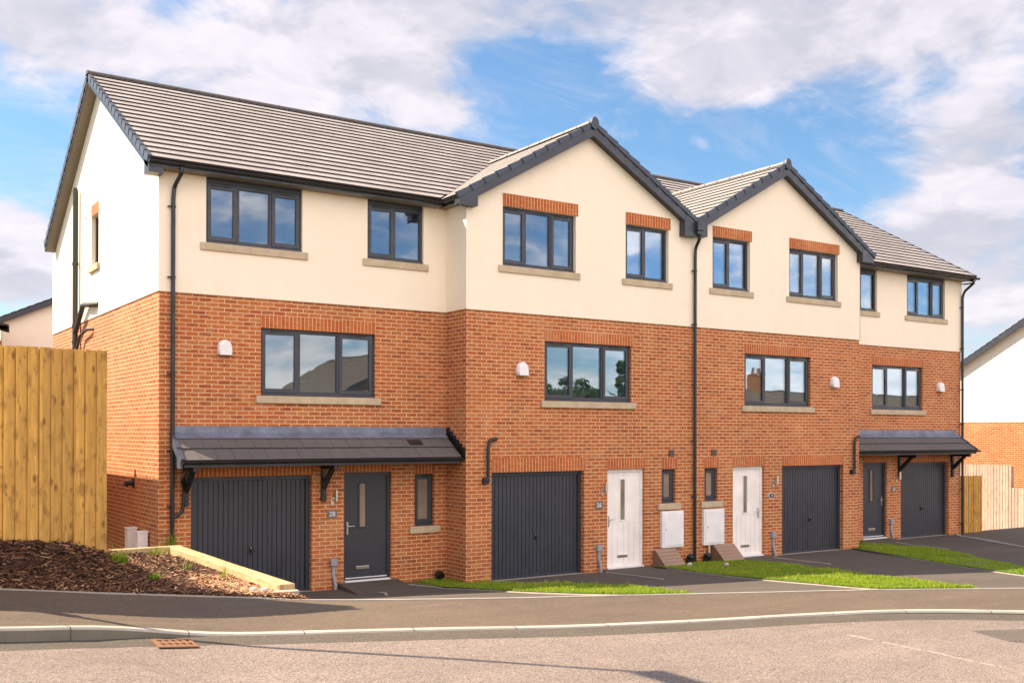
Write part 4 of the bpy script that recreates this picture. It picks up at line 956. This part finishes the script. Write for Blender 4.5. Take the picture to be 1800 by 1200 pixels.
for f_ in (PM, PRr):
    q = [f_(23.2, -.02 if f_ is PM else -.1, -.03), f_(23.2, mainv(RY), -.03), f_(23.2, mainv(RY), -.17), f_(23.2, -.02 if f_ is PM else -.1, -.17)]; bg_.prism(q, (-.02, 0, 0))
bg_.build('barge_board', anth, r22)
sf = MB()
for f_ in (PM, PRr): sf.face([f_(23.18, 0, -.165), f_(23.18, mainv(RY), -.165), f_(22.98, mainv(RY), -.165), f_(22.98, 0, -.165)])
sf.box(22.99, 23.19, .50, D2, 7.28, 7.30); sf.build('verge_soffit', soff, r22)
fs = MB(); fs.box(17.64, 23.18, .485, .50, 7.345, 7.455); fs.build('fascia', anth, r22)
fs = MB(); fs.box(17.64, 22.99, .501, D2 - RO, 7.345, 7.358); fs.build('soffit', soff, r22)
gutter(r22, (17.69, .435, 7.435), (23.24, .435, 7.435))
downpipe(h22, [(23.0, .44, 7.37), (23.0, .44, 7.27), (22.99, D2 - .12, 7.06), (22.97, D2 - .075, 6.9), (22.97, D2 - .075, -.1)], clips=(6.6, 5.4, 4.2, 3.2, 1.3, .3))
canopy(h22, 17.34, 22.78, D2, .20, 2.88, 2.45, False, True, (20.1, 22.55))
# ------------------------------------------------------------------ half-buried gas meter boxes
def gas(x0, x1, label):
    t = thing('gas_meter_box', label, 'meter box', (x0, -.2, 0), 'half buried gas meter boxes')
    b = MB(); b.prism([(x0, -.02, -.05), (x0, -.02, .36), (x0, -.10, .36), (x0, -.42, .05), (x0, -.42, -.05)], (x1 - x0, 0, 0)); b.build('box_body', brownp, t)
    l = MB()
    n = 5
    for k in range(n):
        a = Vector((0, -.09, .37)).lerp(Vector((0, -.44, .04)), k / n); c = Vector((0, -.09, .37)).lerp(Vector((0, -.44, .04)), (k + .93) / n); o = Vector((0, -.018, .018))
        l.hexa([(x0 - .02, a.y, a.z), (x1 + .02, a.y, a.z), (x1 + .02, c.y, c.z), (x0 - .02, c.y, c.z), (x0 - .02, a.y + o.y, a.z + o.z), (x1 + .02, a.y + o.y, a.z + o.z), (x1 + .02, c.y + o.y, c.z + o.z), (x0 - .02, c.y + o.y, c.z + o.z)])
    l.build('lid', pvc('lid_plastic', (.30, .19, .125), .6), t)
gas(10.36, 10.92, 'brown wedge shaped meter box left of the central downpipe'); gas(12.12, 12.72, 'brown wedge shaped meter box right of the central downpipe')
for (x, y, s_, lb) in ((10.95, -.55, .05, 'small pale stone lying by the left brown meter box'), (11.3, -1.3, .055, 'crumpled white scrap lying on the middle lawn')):
    mb = MB(); rs = random.Random(int(x * 100)); n = 8
    for j in range(4):
        pass
    ring = lambda r, z: [(x + r * math.cos(a) * rs.uniform(.8, 1.3), y + r * math.sin(a) * rs.uniform(.8, 1.2), H(x, y) + z) for a in np.linspace(0, 6.283, n, endpoint=False)]
    R = [ring(s_ * .8, 0.02), ring(s_, .05), ring(s_ * .6, .09)]
    for a, b in zip(R, R[1:]):
        for k in range(n): mb.face([a[k], a[(k + 1) % n], b[(k + 1) % n], b[k]])
    mb.face(R[-1]); tag(mb.build('stone', flint_m, weld=True), lb, 'stone')

# ------------------------------------------------------------------ mulch bed, sleepers, fence
def MZ(x, y):
    ye = float(np.interp(x, EX, EY)); ze = float(np.interp(x, EX, EZ))
    top = float(np.interp(x, [-6, -3.2, -2.6, -2.3, -2.07, -1.5, -1.0, .2], [1.85, 1.74, 1.70, 1.62, 1.52, 1.24, 1.05, .98]))
    t = min(max((y - ye) / (-4.95 - ye), 0), 1); t = t * t * (3 - 2 * t)
    return ze + .01 + (top - ze) * t
mb = MB(); xs = np.linspace(-8, -.2, 40)
for a, b in zip(xs, xs[1:]):
    for k in range(24):
        q = []
        for x, kk in ((a, k), (b, k), (b, k + 1), (a, k + 1)):
            ye = float(np.interp(x, EX, EY)) + .03; y = ye + (-.45 - ye) * kk / 24; q.append((x, y, MZ(x, y) - .02))
        mb.face(q)
struct(mb.build('bed_soil', soil_m, weld=True))
rs = np.random.RandomState(4); V = []; Fc = []; tone = []; i = 0
from mathutils import noise as mn
for _ in range(30000):
    x = rs.uniform(-4.3, -.26); ye = float(np.interp(x, EX, EY)); y = ye + .04 + (rs.rand() ** 1.5) * (-.5 - ye)
    pale = max(0, 1 - math.hypot((x + .45) / .8, (y + 4.9) / 1.7)) + .25 * mn.noise(Vector((x * 2, y * 2, 0)))
    z = MZ(x, y) + rs.uniform(-.015, .022); L = rs.uniform(.015, .065); W = rs.uniform(.005, .015); a = rs.uniform(0, 6.283); tl = rs.uniform(-.45, .45); t2 = rs.uniform(-.9, .9)
    d = Vector((math.cos(a) * math.cos(tl), math.sin(a) * math.cos(tl), math.sin(tl))); s_ = Vector((-math.sin(a), math.cos(a), t2)).normalized(); p = Vector((x, y, z))
    up_ = d.cross(s_) * .006
    c = [p - d * L - s_ * W, p + d * L - s_ * W * .6, p + d * L + s_ * W * .7, p - d * L + s_ * W]
    V += [tuple(k + up_) for k in c] + [tuple(k) for k in c]
    Fc += [(i, i + 1, i + 2, i + 3), (i, i + 4, i + 5, i + 1), (i + 2, i + 6, i + 7, i + 3)]
    t = min(1, max(0, rs.normal(.30, .22) + (.45 if rs.rand() < .13 else 0) + .95 * max(0, pale))); tone += [t, t, t]; i += 8
tag(raw('bark_mulch', V, Fc, bark_m, tone), 'dark brown bark chippings covering the raised bed behind the footway', 'bark mulch', kind='stuff')
def sleeper(pts, w_, h, label, m=sleeper_m):
    a, b = Vector(pts[0]), Vector(pts[1]); d = (b - a).normalized(); s_ = Vector((d.y, -d.x, 0)).normalized() * w_ / 2; mb = MB()
    A = [a - s_, a + s_, b + s_, b - s_]; B = [p - Vector((0, 0, h)) for p in A]; L = (b - a).length
    mb.face(A, uv=[(0, 0), (w_, 0), (w_, L), (0, L)]); mb.face(B[::-1], uv=[(0, 0), (w_, 0), (w_, L), (0, L)])
    mb.face([A[0], A[3], B[3], B[0]], uv=[(.4, 0), (.4, L), (.5, L), (.5, 0)]); mb.face([A[2], A[1], B[1], B[2]], uv=[(.7, L), (.7, 0), (.8, 0), (.8, L)])
    mb.face([A[1], A[0], B[0], B[1]], uv=[(0, 0), (w_, 0), (w_, h), (0, h)]); mb.face([A[3], A[2], B[2], B[3]], uv=[(0, 0), (w_, 0), (w_, h), (0, h)])
    o = mb.build('timber_sleeper', m, None, weld=True, bev=.012); tag(o, label, 'timber sleeper', 'timber sleepers edging the bark bed'); return o
sleeper([(-.155, -2.85, 1.125), (-.175, -5.52, 1.13)], .20, .15, 'bright yellow timber sleeper ending beside the footway, nearest to the road')
sleeper([(-.115, -.70, 1.125), (-.135, -2.845, 1.12)], .20, .15, 'darker timber sleeper running from the house corner behind the bark bed')
sleeper([(-1.9, -.62, 1.12), (-.01, -.62, 1.13)], .14, .14, 'timber sleeper lying across the back of the bark bed')
for k, (z0_, z1_) in enumerate(((.985, .96), (.87, .85), (.755, .74), (.64, .63), (.525, .52), (.41, .41), (.295, .30), (.18, .19), (.065, .08))):
    ye = -5.3 + k * .55
    sleeper([(-.11, -.60, z0_ + .01), (-.15, min(ye, -.9), z1_ + .01)], .18, .11, 'stained timber sleeper stacked in the retaining wall beside garage 28, layer %s below the top' % ['one', 'two', 'three', 'four', 'five', 'six', 'seven', 'eight', 'nine'][k])
sp = MB(); sp.box(-.15, -.06, -5.50, -5.30, .9, 1.005); tag(sp.build('brick_offcut', brick), 'red brick offcut tucked under the end of the yellow sleeper', 'brick')
kb = MB(); kb.prism([(-.42, -5.78, 1.04), (-.12, -5.76, 1.03), (-.10, -5.62, 1.03), (-.40, -5.63, 1.04)], (0, 0, .045)); tag(kb.build('concrete_kerb_piece', edge_m), 'broken grey concrete kerb piece below the end of the yellow sleeper', 'kerb stone')
for (x, y, r_, lb) in ((-.56, -5.45, .05, 'pale round stone among light chippings, left of its neighbour'), (-.45, -5.52, .055, 'pale round stone closest to the sleeper end')):
    mb = MB(); n = 8; rr = random.Random(int(r_ * 1e4)); R = [[(x + k * r_ * math.cos(a) * rr.uniform(.85, 1.15), y + k * r_ * math.sin(a) * rr.uniform(.85, 1.1), MZ(x, y) + z) for a in np.linspace(0, 6.283, n, endpoint=False)] for k, z in ((.7, 0), (1, .03), (.6, .065))]
    for a, b in zip(R, R[1:]):
        for k in range(n): mb.face([a[k], a[(k + 1) % n], b[(k + 1) % n], b[k]], smooth=True)
    mb.face(R[-1]); tag(mb.build('stone', flint_m, weld=True), lb, 'stone')
def board_fence(label, x0, x1, y, zb0, zb1, zt0, zt1, m, step=.1165, axis='x', gapp=.006, seed=1, cat='fence'):
    """boards facing -Y (axis x) or -X (axis y)"""
    rs = random.Random(seed); t = thing('timber_fence', label, cat, (x0, y, min(zb0, zb1)) if axis == 'x' else (y, x0, min(zb0, zb1)))
    mb = MB(); n = int((x1 - x0) / step + .5)
    for i in range(n):
        a = x0 + i * (x1 - x0) / n; b = x0 + (i + 1) * (x1 - x0) / n - gapp * rs.uniform(.2, 1.6); f0, f1 = i / n, (i + 1) / n; dz = rs.uniform(-.004, .004); o = rs.uniform(0, .008)
        zb = zb0 + (zb1 - zb0) * f0 - .12; zt = zt0 + (zt1 - zt0) * f0 + dz; zt2 = zt0 + (zt1 - zt0) * f1 + dz
        if axis == 'x': mb.hexa([(a, y - .026 - o, zb), (b, y - .008 - o, zb), (b, y + .0, zb), (a, y + .0, zb), (a, y - .026 - o, zt), (b, y - .008 - o, zt2), (b, y + .0, zt2), (a, y + .0, zt)])
        else: mb.hexa([(y - .022 - o, a, zb), (y, a, zb), (y, b, zb), (y - .010 - o, b, zb), (y - .022 - o, a, zt), (y, a, zt), (y, b, zt2), (y - .010 - o, b, zt2)])
    mb.build('boards', m, t)
    if axis == 'x' and x1 < 0:
        cs = MB()  # strips added behind the gaps to block light and keep the joints dark
        for i in range(n):
            a = x0 + i * (x1 - x0) / n; f0 = i / n; cs.box(a - .03, a + .025, y + .001, y + .010, zb0 + (zb1 - zb0) * f0 - .1, zt0 + (zt1 - zt0) * f0 - .02)
        cs.build('gap_blocking_strips', m, t)
    n = max(1, int((x1 - x0) / 2.2))
    off_ = .011 if (axis == 'x' and x1 < 0) else 0
    for zf in (.15, .5, .85):
        r = MB(); y = y + (off_ if zf == .15 else 0); q = lambda xx, zz: (xx, y + .001, zz); z0_ = zb0 + (zt0 - zb0) * zf; z1_ = zb1 + (zt1 - zb1) * zf
        if axis == 'x': r.hexa([(x0, y + .001, z0_), (x1, y + .001, z1_), (x1, y + .045, z1_), (x0, y + .045, z0_), (x0, y + .001, z0_ + .08), (x1, y + .001, z1_ + .08), (x1, y + .045, z1_ + .08), (x0, y + .045, z0_ + .08)])
        else: r.hexa([(y + .001, x0, z0_), (y + .045, x0, z0_), (y + .045, x1, z1_), (y + .001, x1, z1_), (y + .001, x0, z0_ + .08), (y + .045, x0, z0_ + .08), (y + .045, x1, z1_ + .08), (y + .001, x1, z1_ + .08)])
        r.build('rail', m, t)
    for k in range(n + 1):
        xx = x0 + (x1 - x0 - .1) * k / n; f0 = k / n; zt = zt0 + (zt1 - zt0) * f0 - .05; zb = zb0 + (zb1 - zb0) * f0 - .5; p = MB()
        if axis == 'x': p.box(xx, xx + .1, y + .046, y + .146, zb, zt)
        else: p.box(y + .046, y + .146, xx, xx + .1, zb, zt)
        p.build('post', m, t)
    return t
board_fence('tall golden board fence standing on the bark bed at the left edge', -7.5, -2.085, -4.95, 1.95, 1.55, 3.90, 3.825, fence_m)
board_fence('long golden board fence running back beside the gable of number 28, behind the front fence', 1.2, 11.0, -1.55, .9, 1.2, 4.10, 4.05, fence_m, axis='y', seed=3)
board_fence('shaded ochre gate-high fence panel next to the right end downpipe', 23.06, 24.25, .95, -.1, -.1, 1.68, 1.67, fence_m, seed=5)
board_fence('tall pale sunlit board fence behind the ochre panel at the right', 4.63, 12.0, 32., -.99, -.6, 1.765, 1.70, fencel_m, axis='y', seed=6)
board_fence('lower pale board fence at the right edge of the picture', -4.5, 4.62, 32., -1.3, -.99, .87, .92, fencel_m, axis='y', seed=7)
mb = MB()
LN = [(23.0, 7.0), (23.0, .92), (22.39, .53), (20.31, -2.63), (18.8, -5.0)]
for (xa, ya), (xb, yb) in zip(LN, LN[1:]):
    for k in range(6):
        f0, f1 = k / 6, (k + 1) / 6; q = []
        for (x, y, f) in ((xa, ya, f0), (xb, yb, f0), (xb, yb, f1), (xa, ya, f1)):
            X = x + .03 + (32.4 - x) * f; q.append((X, y, (H(x, y) if y < .9 else 0) - .09 * 0 + .006 + (-1.0 - H(x, y)) * f ** 1.2))
        mb.face(q)
struct(mb.build('slab_path', slab_m, weld=True))
# plants in the bed
def weed(x, y, z, r, h, n, label, seed, wd=.004):
    def smp(rs):
        a = rs.uniform(0, 6.283); q = r * math.sqrt(rs.rand()); return x + q * math.cos(a), y + q * math.sin(a), z, 1
    V, Fc, tn = blades(n, smp, h * .4, h, seed, 1.0, wd); o = raw('weed', V, Fc, grass_m, tn); tag(o, label, 'plant')
weed(-2.0, -5.05, MZ(-2.0, -5.15), .11, .14, 500, 'bushy green weed growing in the bark left of the other one', 11)
weed(-1.66, -5.25, MZ(-1.66, -5.35), .08, .09, 320, 'small low green weed in the bark near the footway edge', 12)
weed(-.38, -3.9, MZ(-.38, -3.9), .05, .24, 26, 'thin grassy weed beside the middle of the yellow sleeper', 13, .003)
weed(-.45, -1.0, 1.04, .16, .20, 60, 'thin grass tuft at the house end of the dark sleeper', 14, .003)
weed(-.62, -3.0, MZ(-.62, -3.0), .06, .22, 24, 'sparse dry grass stalks in the middle of the bark', 15, .003)
weed(.15, .62, 1.0, .10, .26, 60, 'grass tuft at the foot of the left downpipe', 16, .003)
# ------------------------------------------------------------------ road ironwork and street lamp
def roadz(x, y):
    best = min(range(len(KP)), key=lambda i: (KP[i][0] - x) ** 2 + (KP[i][1] - y) ** 2); return KP[best][2] - up(KP[best][0])
g = thing('drain_grate', 'rusty orange drain grate set in the road beside the kerb', 'drain grate', (-2.15, -8.0, roadz(-2.15, -8.0)))
ang = math.atan2(-.08, .33); zc_ = max(roadz(-2.3, -7.9), roadz(-2.0, -7.9)) + .004
def rz(x): return float(np.interp(x, KX, KZ)) - up(x) + .004
def rot(x, y, cx=-2.17, cy=-7.96, a=-.08): return (cx + x * math.cos(a) - y * math.sin(a), cy + x * math.sin(a) + y * math.cos(a))
hw, hl = .17, .19
pit = MB(); c4 = [rot(-hw + .01, -hl + .01), rot(hw - .01, -hl + .01), rot(hw - .01, hl - .01), rot(-hw + .01, hl - .01)]; pit.prism([(x, y, rz(x) - .008) for x, y in c4], (0, 0, .006)); pit.build('pit', dark, g)
gr = MB()
def bar(q):
    q = [rot(*k) for k in q]; gr.prism([(x, y, rz(x) - .002) for x, y in q], (0, 0, .010))
bar([(-hw, -hl), (hw, -hl), (hw, -hl + .03), (-hw, -hl + .03)]); bar([(-hw, hl - .03), (hw, hl - .03), (hw, hl), (-hw, hl)]); bar([(-hw, -.016), (hw, -.016), (hw, .016), (-hw, .016)])
bar([(-hw, -hl + .03), (-hw + .025, -hl + .03), (-hw + .025, -.016), (-hw, -.016)]); bar([(hw - .025, -hl + .03), (hw, -hl + .03), (hw, -.016), (hw - .025, -.016)])
bar([(-hw, .016), (-hw + .025, .016), (-hw + .025, hl - .03), (-hw, hl - .03)]); bar([(hw - .025, .016), (hw, .016), (hw, hl - .03), (hw - .025, hl - .03)])
for k in range(5):
    for ya, yb in ((-hl + .03, -.016), (.016, hl - .03)):
        u = -hw + .025 + k * .058; bar([(u, ya), (u + .056, ya), (u + .006, yb), (u, yb)])
gr.build('grating', iron_m, g)
mh = thing('manhole_cover', 'grey ribbed iron manhole cover in the road at the right edge', 'manhole cover', (5.98, -10.88, roadz(5.98, -10.88)))
mz = ROAD.ray_cast(Vector((5.98, -10.88, 5)), Vector((0, 0, -1)))[0].z + .010; print('manhole z', mz); mm = MB()
def rot2(x, y): return rot(x, y, 5.98, -10.88, -.42)
q = [rot2(-.33, -.33), rot2(.33, -.33), rot2(.33, .33), rot2(-.33, .33)]; mm.prism([(x, y, mz - .02) for x, y in q], (0, 0, .022)); mm.build('cover', iron2_m, mh)
mm = MB()
for k in range(11):
    u_ = -.28 + k * .056; q = [rot2(u_ - .012, -.29), rot2(u_ + .012, -.29), rot2(u_ + .012, .29), rot2(u_ - .012, .29)]; mm.prism([(x, y, mz + .0021) for x, y in q], (0, 0, .008))
mm.build('ribs', iron2_m, mh)
lx, ly, lz = -3.95, -6.0, 1.36
sl2 = thing('street_lamp', 'tall grey street lamp just left of the picture casting a thin shadow', 'street lamp', (lx, ly, lz))
MB().tube([(lx, ly, lz - .2), (lx, ly, lz + 1.3), (lx, ly, lz + 1.32), (lx, ly, lz + 5.9)], [.07, .07, .04, .033], 14).build('column', greyp, sl2)
hd = MB(); hd.box(lx - .13, lx + .13, ly - .60, ly + .04, lz + 5.85, lz + 5.95); hd.build('lamp_head', greyp, sl2, bev=.03)

# ------------------------------------------------------------------ neighbouring houses
def plain_house(name, label, x0, x1, y0, y1, z0, ze, ridge_axis, zbrick, walls, chim=False, ov=.25, slope=.577, cat='house', top_m=None, tm=None, group=None):
    t = thing(name, label, cat, (x0, y0, z0), group); tm = tm or tile
    lo_b, hi_b = z0, zbrick
    b = MB()
    for P, n, u0, u1 in ((PF(y0), 1, x0, x1), (PF(y1), -1, x0, x1), (PX(x0, 1), -1, y0, y1), (PX(x1, 1), 1, y0, y1)):
        wall(b, [(u0, lo_b), (u1, lo_b), (u1, hi_b), (u0, hi_b)], [], P, n)
    b.build('brick_wall', brick, t)
    m = MB(); tm_ = top_m or cream
    if ridge_axis == 'x': yc = (y0 + y1) / 2; zp = ze + slope * (yc - y0)
    else: xc = (x0 + x1) / 2; zp = ze + slope * (xc - x0)
    for P, n, u0, u1, gb in ((PF(y0 - .015), 1, x0, x1, ridge_axis == 'y'), (PF(y1 + .015), -1, x0, x1, ridge_axis == 'y'), (PX(x0 - .015, 1), -1, y0, y1, ridge_axis == 'x'), (PX(x1 + .015, 1), 1, y0, y1, ridge_axis == 'x')):
        wall(m, [(u0, hi_b), (u1, hi_b), (u1, ze), ((u0 + u1) / 2, zp), (u0, ze)] if gb else [(u0, hi_b), (u1, hi_b), (u1, ze), (u0, ze)], [], P, n)
    m.build('upper_wall', tm_, t)
    r = MB(); cc = math.sqrt(1 + slope * slope); half = ((y1 - y0) if ridge_axis == 'x' else (x1 - x0)) / 2; Lv = (half + ov) * cc; a0, a1 = (x0 - ov, x1 + ov) if ridge_axis == 'x' else (y0 - ov, y1 + ov)
    for sgn in (-1, 1):
        if ridge_axis == 'x': P = lambda u, v, h, s=sgn: Vector((u, yc + s * (half + ov - v / cc), zp + .12 - slope * (half + ov - v / cc) + h))
        else: P = lambda u, v, h, s=sgn: Vector((xc + s * (half + ov - v / cc), u, zp + .12 - slope * (half + ov - v / cc) + h))
        tiled(r, [(a0, 0), (a1, 0), (a1, Lv), (a0, Lv)], P)
    ro = r.build('roof', [tm, tile_side], t)
    for e in (a0, a1):
        for sgn in (-1, 1):
            if ridge_axis == 'x': q = [(e, yc, zp + .10), (e, yc, zp - .12), (e, yc + sgn * (half + ov), ze - .12 - slope * ov), (e, yc + sgn * (half + ov), ze + .10 - slope * ov)]; MB().prism(q, (.02 if e == a0 else -.02, 0, 0)).build('barge_board', anth, ro)
            else: q = [(xc, e, zp + .10), (xc, e, zp - .12), (xc + sgn * (half + ov), e, ze - .12 - slope * ov), (xc + sgn * (half + ov), e, ze + .10 - slope * ov)]; MB().prism(q, (0, .02 if e == a0 else -.02, 0)).build('barge_board', anth, ro)
    sfm = MB()
    for e0, e1 in ((a0 + .02, a0 + ov + .02), (a1 - ov - .02, a1 - .02)):
        for sgn in (-1, 1):
            if ridge_axis == 'x': sfm.face([(e0, yc, zp - .03), (e1, yc, zp - .03), (e1, yc + sgn * (half + ov), ze - .03 - slope * ov), (e0, yc + sgn * (half + ov), ze - .03 - slope * ov)])
            else: sfm.face([(xc, e0, zp - .03), (xc, e1, zp - .03), (xc + sgn * (half + ov), e1, ze - .03 - slope * ov), (xc + sgn * (half + ov), e0, ze - .03 - slope * ov)])
    sfm.build('soffit', soff, ro)
    rc = MB(); ridge_caps(rc, (a0, yc, zp + .15) if ridge_axis == 'x' else (xc, a0, zp + .15), (a1, yc, zp + .15) if ridge_axis == 'x' else (xc, a1, zp + .15)); rc.build('ridge_cap', MAT['ridge_tile'], ro)
    if chim:
        cx, cy = ((x0 + x1) / 2 - 1, (y0 + y1) / 2); c = MB(); c.box(cx - .6, cx + .6, cy - .3, cy + .3, zp - 1, zp + 1.2); c.box(cx - .66, cx + .66, cy - .36, cy + .36, zp + 1.2, zp + 1.32); c.build('chimney', brick, ro)
        c = MB()
        for k in (-.3, .3): c.tube([(cx + k, cy, zp + 1.32), (cx + k, cy, zp + 1.75)], .13, 12)
        c.build('chimney_pot', iron_m, ro)
    return t, zp
plain_house('neighbour_house', 'white rendered gable house with brick base beyond the pale fence at the right edge', 34, 44, -1.3, 8.3, -2.2, 5.45, 'x', 3.38, None)
plain_house('neighbour_house', 'cream gabled house seen above the fence, between the brick house and the white gable', .75, 10.2, 25, 33, -.3, 7.02, 'y', 2.0, None, slope=.46)
plain_house('brick_house', 'red brick house with grey eaves at the far left edge above the fence', -9.5, .18, 21, 27, -.3, 6.35, 'x', 6.3, None, top_m=brick, slope=.12)
pf = MB(); pf.box(-3.0, .30, 18.6, 20.99, 5.30, 5.55); pf.box(-2.9, .15, 18.7, 20.98, 1, 5.299, m=1)
tag(pf.build('flat_porch', [edge_m, brick]), 'flat roofed brick bay in front of the far left brick house', 'porch')
# houses and trees on the far side of the road (seen as reflections in the windows)
W_ = []
plain_house('opposite_house', 'brown tiled brick house across the road mirrored in the lower window of number 28', 19.2, 28.2, -46, -34.4, .5, 5.0, 'y', 4.9, None, top_m=brick, tm=mat('brown_tile', tile_fn((.26, .19, .13))), group='houses across the road')
plain_house('opposite_house', 'brick house with a chimney across the road mirrored in the lower window of number 24', 43, 58, -38, -29, 0, 3.5, 'x', 3.4, None, chim=True, top_m=brick, tm=MAT['brown_tile'], slope=.5, group='houses across the road')
plain_house('opposite_house', 'brick house across the road mirrored in the lower window of number 22', 62, 76, -38, -29, 0, 3.6, 'x', 3.5, None, top_m=brick, tm=MAT['brown_tile'], slope=.5, group='houses across the road')
def tree(x, y, z, h, r, seed, label, conifer=False):
    t = thing('tree', label, 'tree', (x, y, z), 'trees across the road'); rs = np.random.RandomState(seed)
    tr = MB(); tr.tube([(x, y, z), (x + .1, y, z + h * .4), (x, y, z + h * .95)], [.2, .13, .03], 9)
    for k in range(7):
        a = rs.uniform(0, 6.283); zz = z + h * rs.uniform(.25, .7); L = r * rs.uniform(.5, .9); tr.tube([(x, y, zz), (x + math.cos(a) * L * .5, y + math.sin(a) * L * .5, zz + .3), (x + math.cos(a) * L, y + math.sin(a) * L, zz + .8)], [.06, .04, .015], 6)
    tr.build('trunk', trunk_m, t)
    V = []; Fc = []; tn = []; i = 0; cl = []
    for k in range(38):
        f = rs.uniform(.2, 1); a = rs.uniform(0, 6.283); q = r * ((1 - f) * 1.1 + .05 if conifer else math.sqrt(max(0, 1 - ((f - .55) / .5) ** 2))) * rs.uniform(.5, 1); cl.append((x + math.cos(a) * q, y + math.sin(a) * q, z + h * f, r * rs.uniform(.14, .32), rs.rand()))
    for _ in range(5200):
        c = cl[rs.randint(len(cl))]; d = rs.normal(size=3); d /= np.linalg.norm(d); rr = c[3] * rs.rand() ** .4; p = np.array(c[:3]) + d * rr; u_ = rs.normal(size=3) * .09; v_ = rs.normal(size=3) * .06
        V += [tuple(p - u_), tuple(p + v_), tuple(p + u_), tuple(p - v_)]; Fc.append((i, i + 1, i + 2, i + 3)); i += 4; tn.append(min(1, max(0, c[4] * .6 + rs.rand() * .4)))
    raw('crown', V, Fc, leaf_m, tn, t)
tree(34.8, -37, 0, 6.0, 1.9, 21, 'broad leafy tree across the road, left of the group in the window of number 26')
tree(37.3, -38, 0, 6.3, 2.1, 22, 'tall leafy tree across the road, middle of the group in the window of number 26')
tree(39.4, -36, 0, 7.4, 1.3, 23, 'slim pointed tree across the road, right of the group in the window of number 26', True)
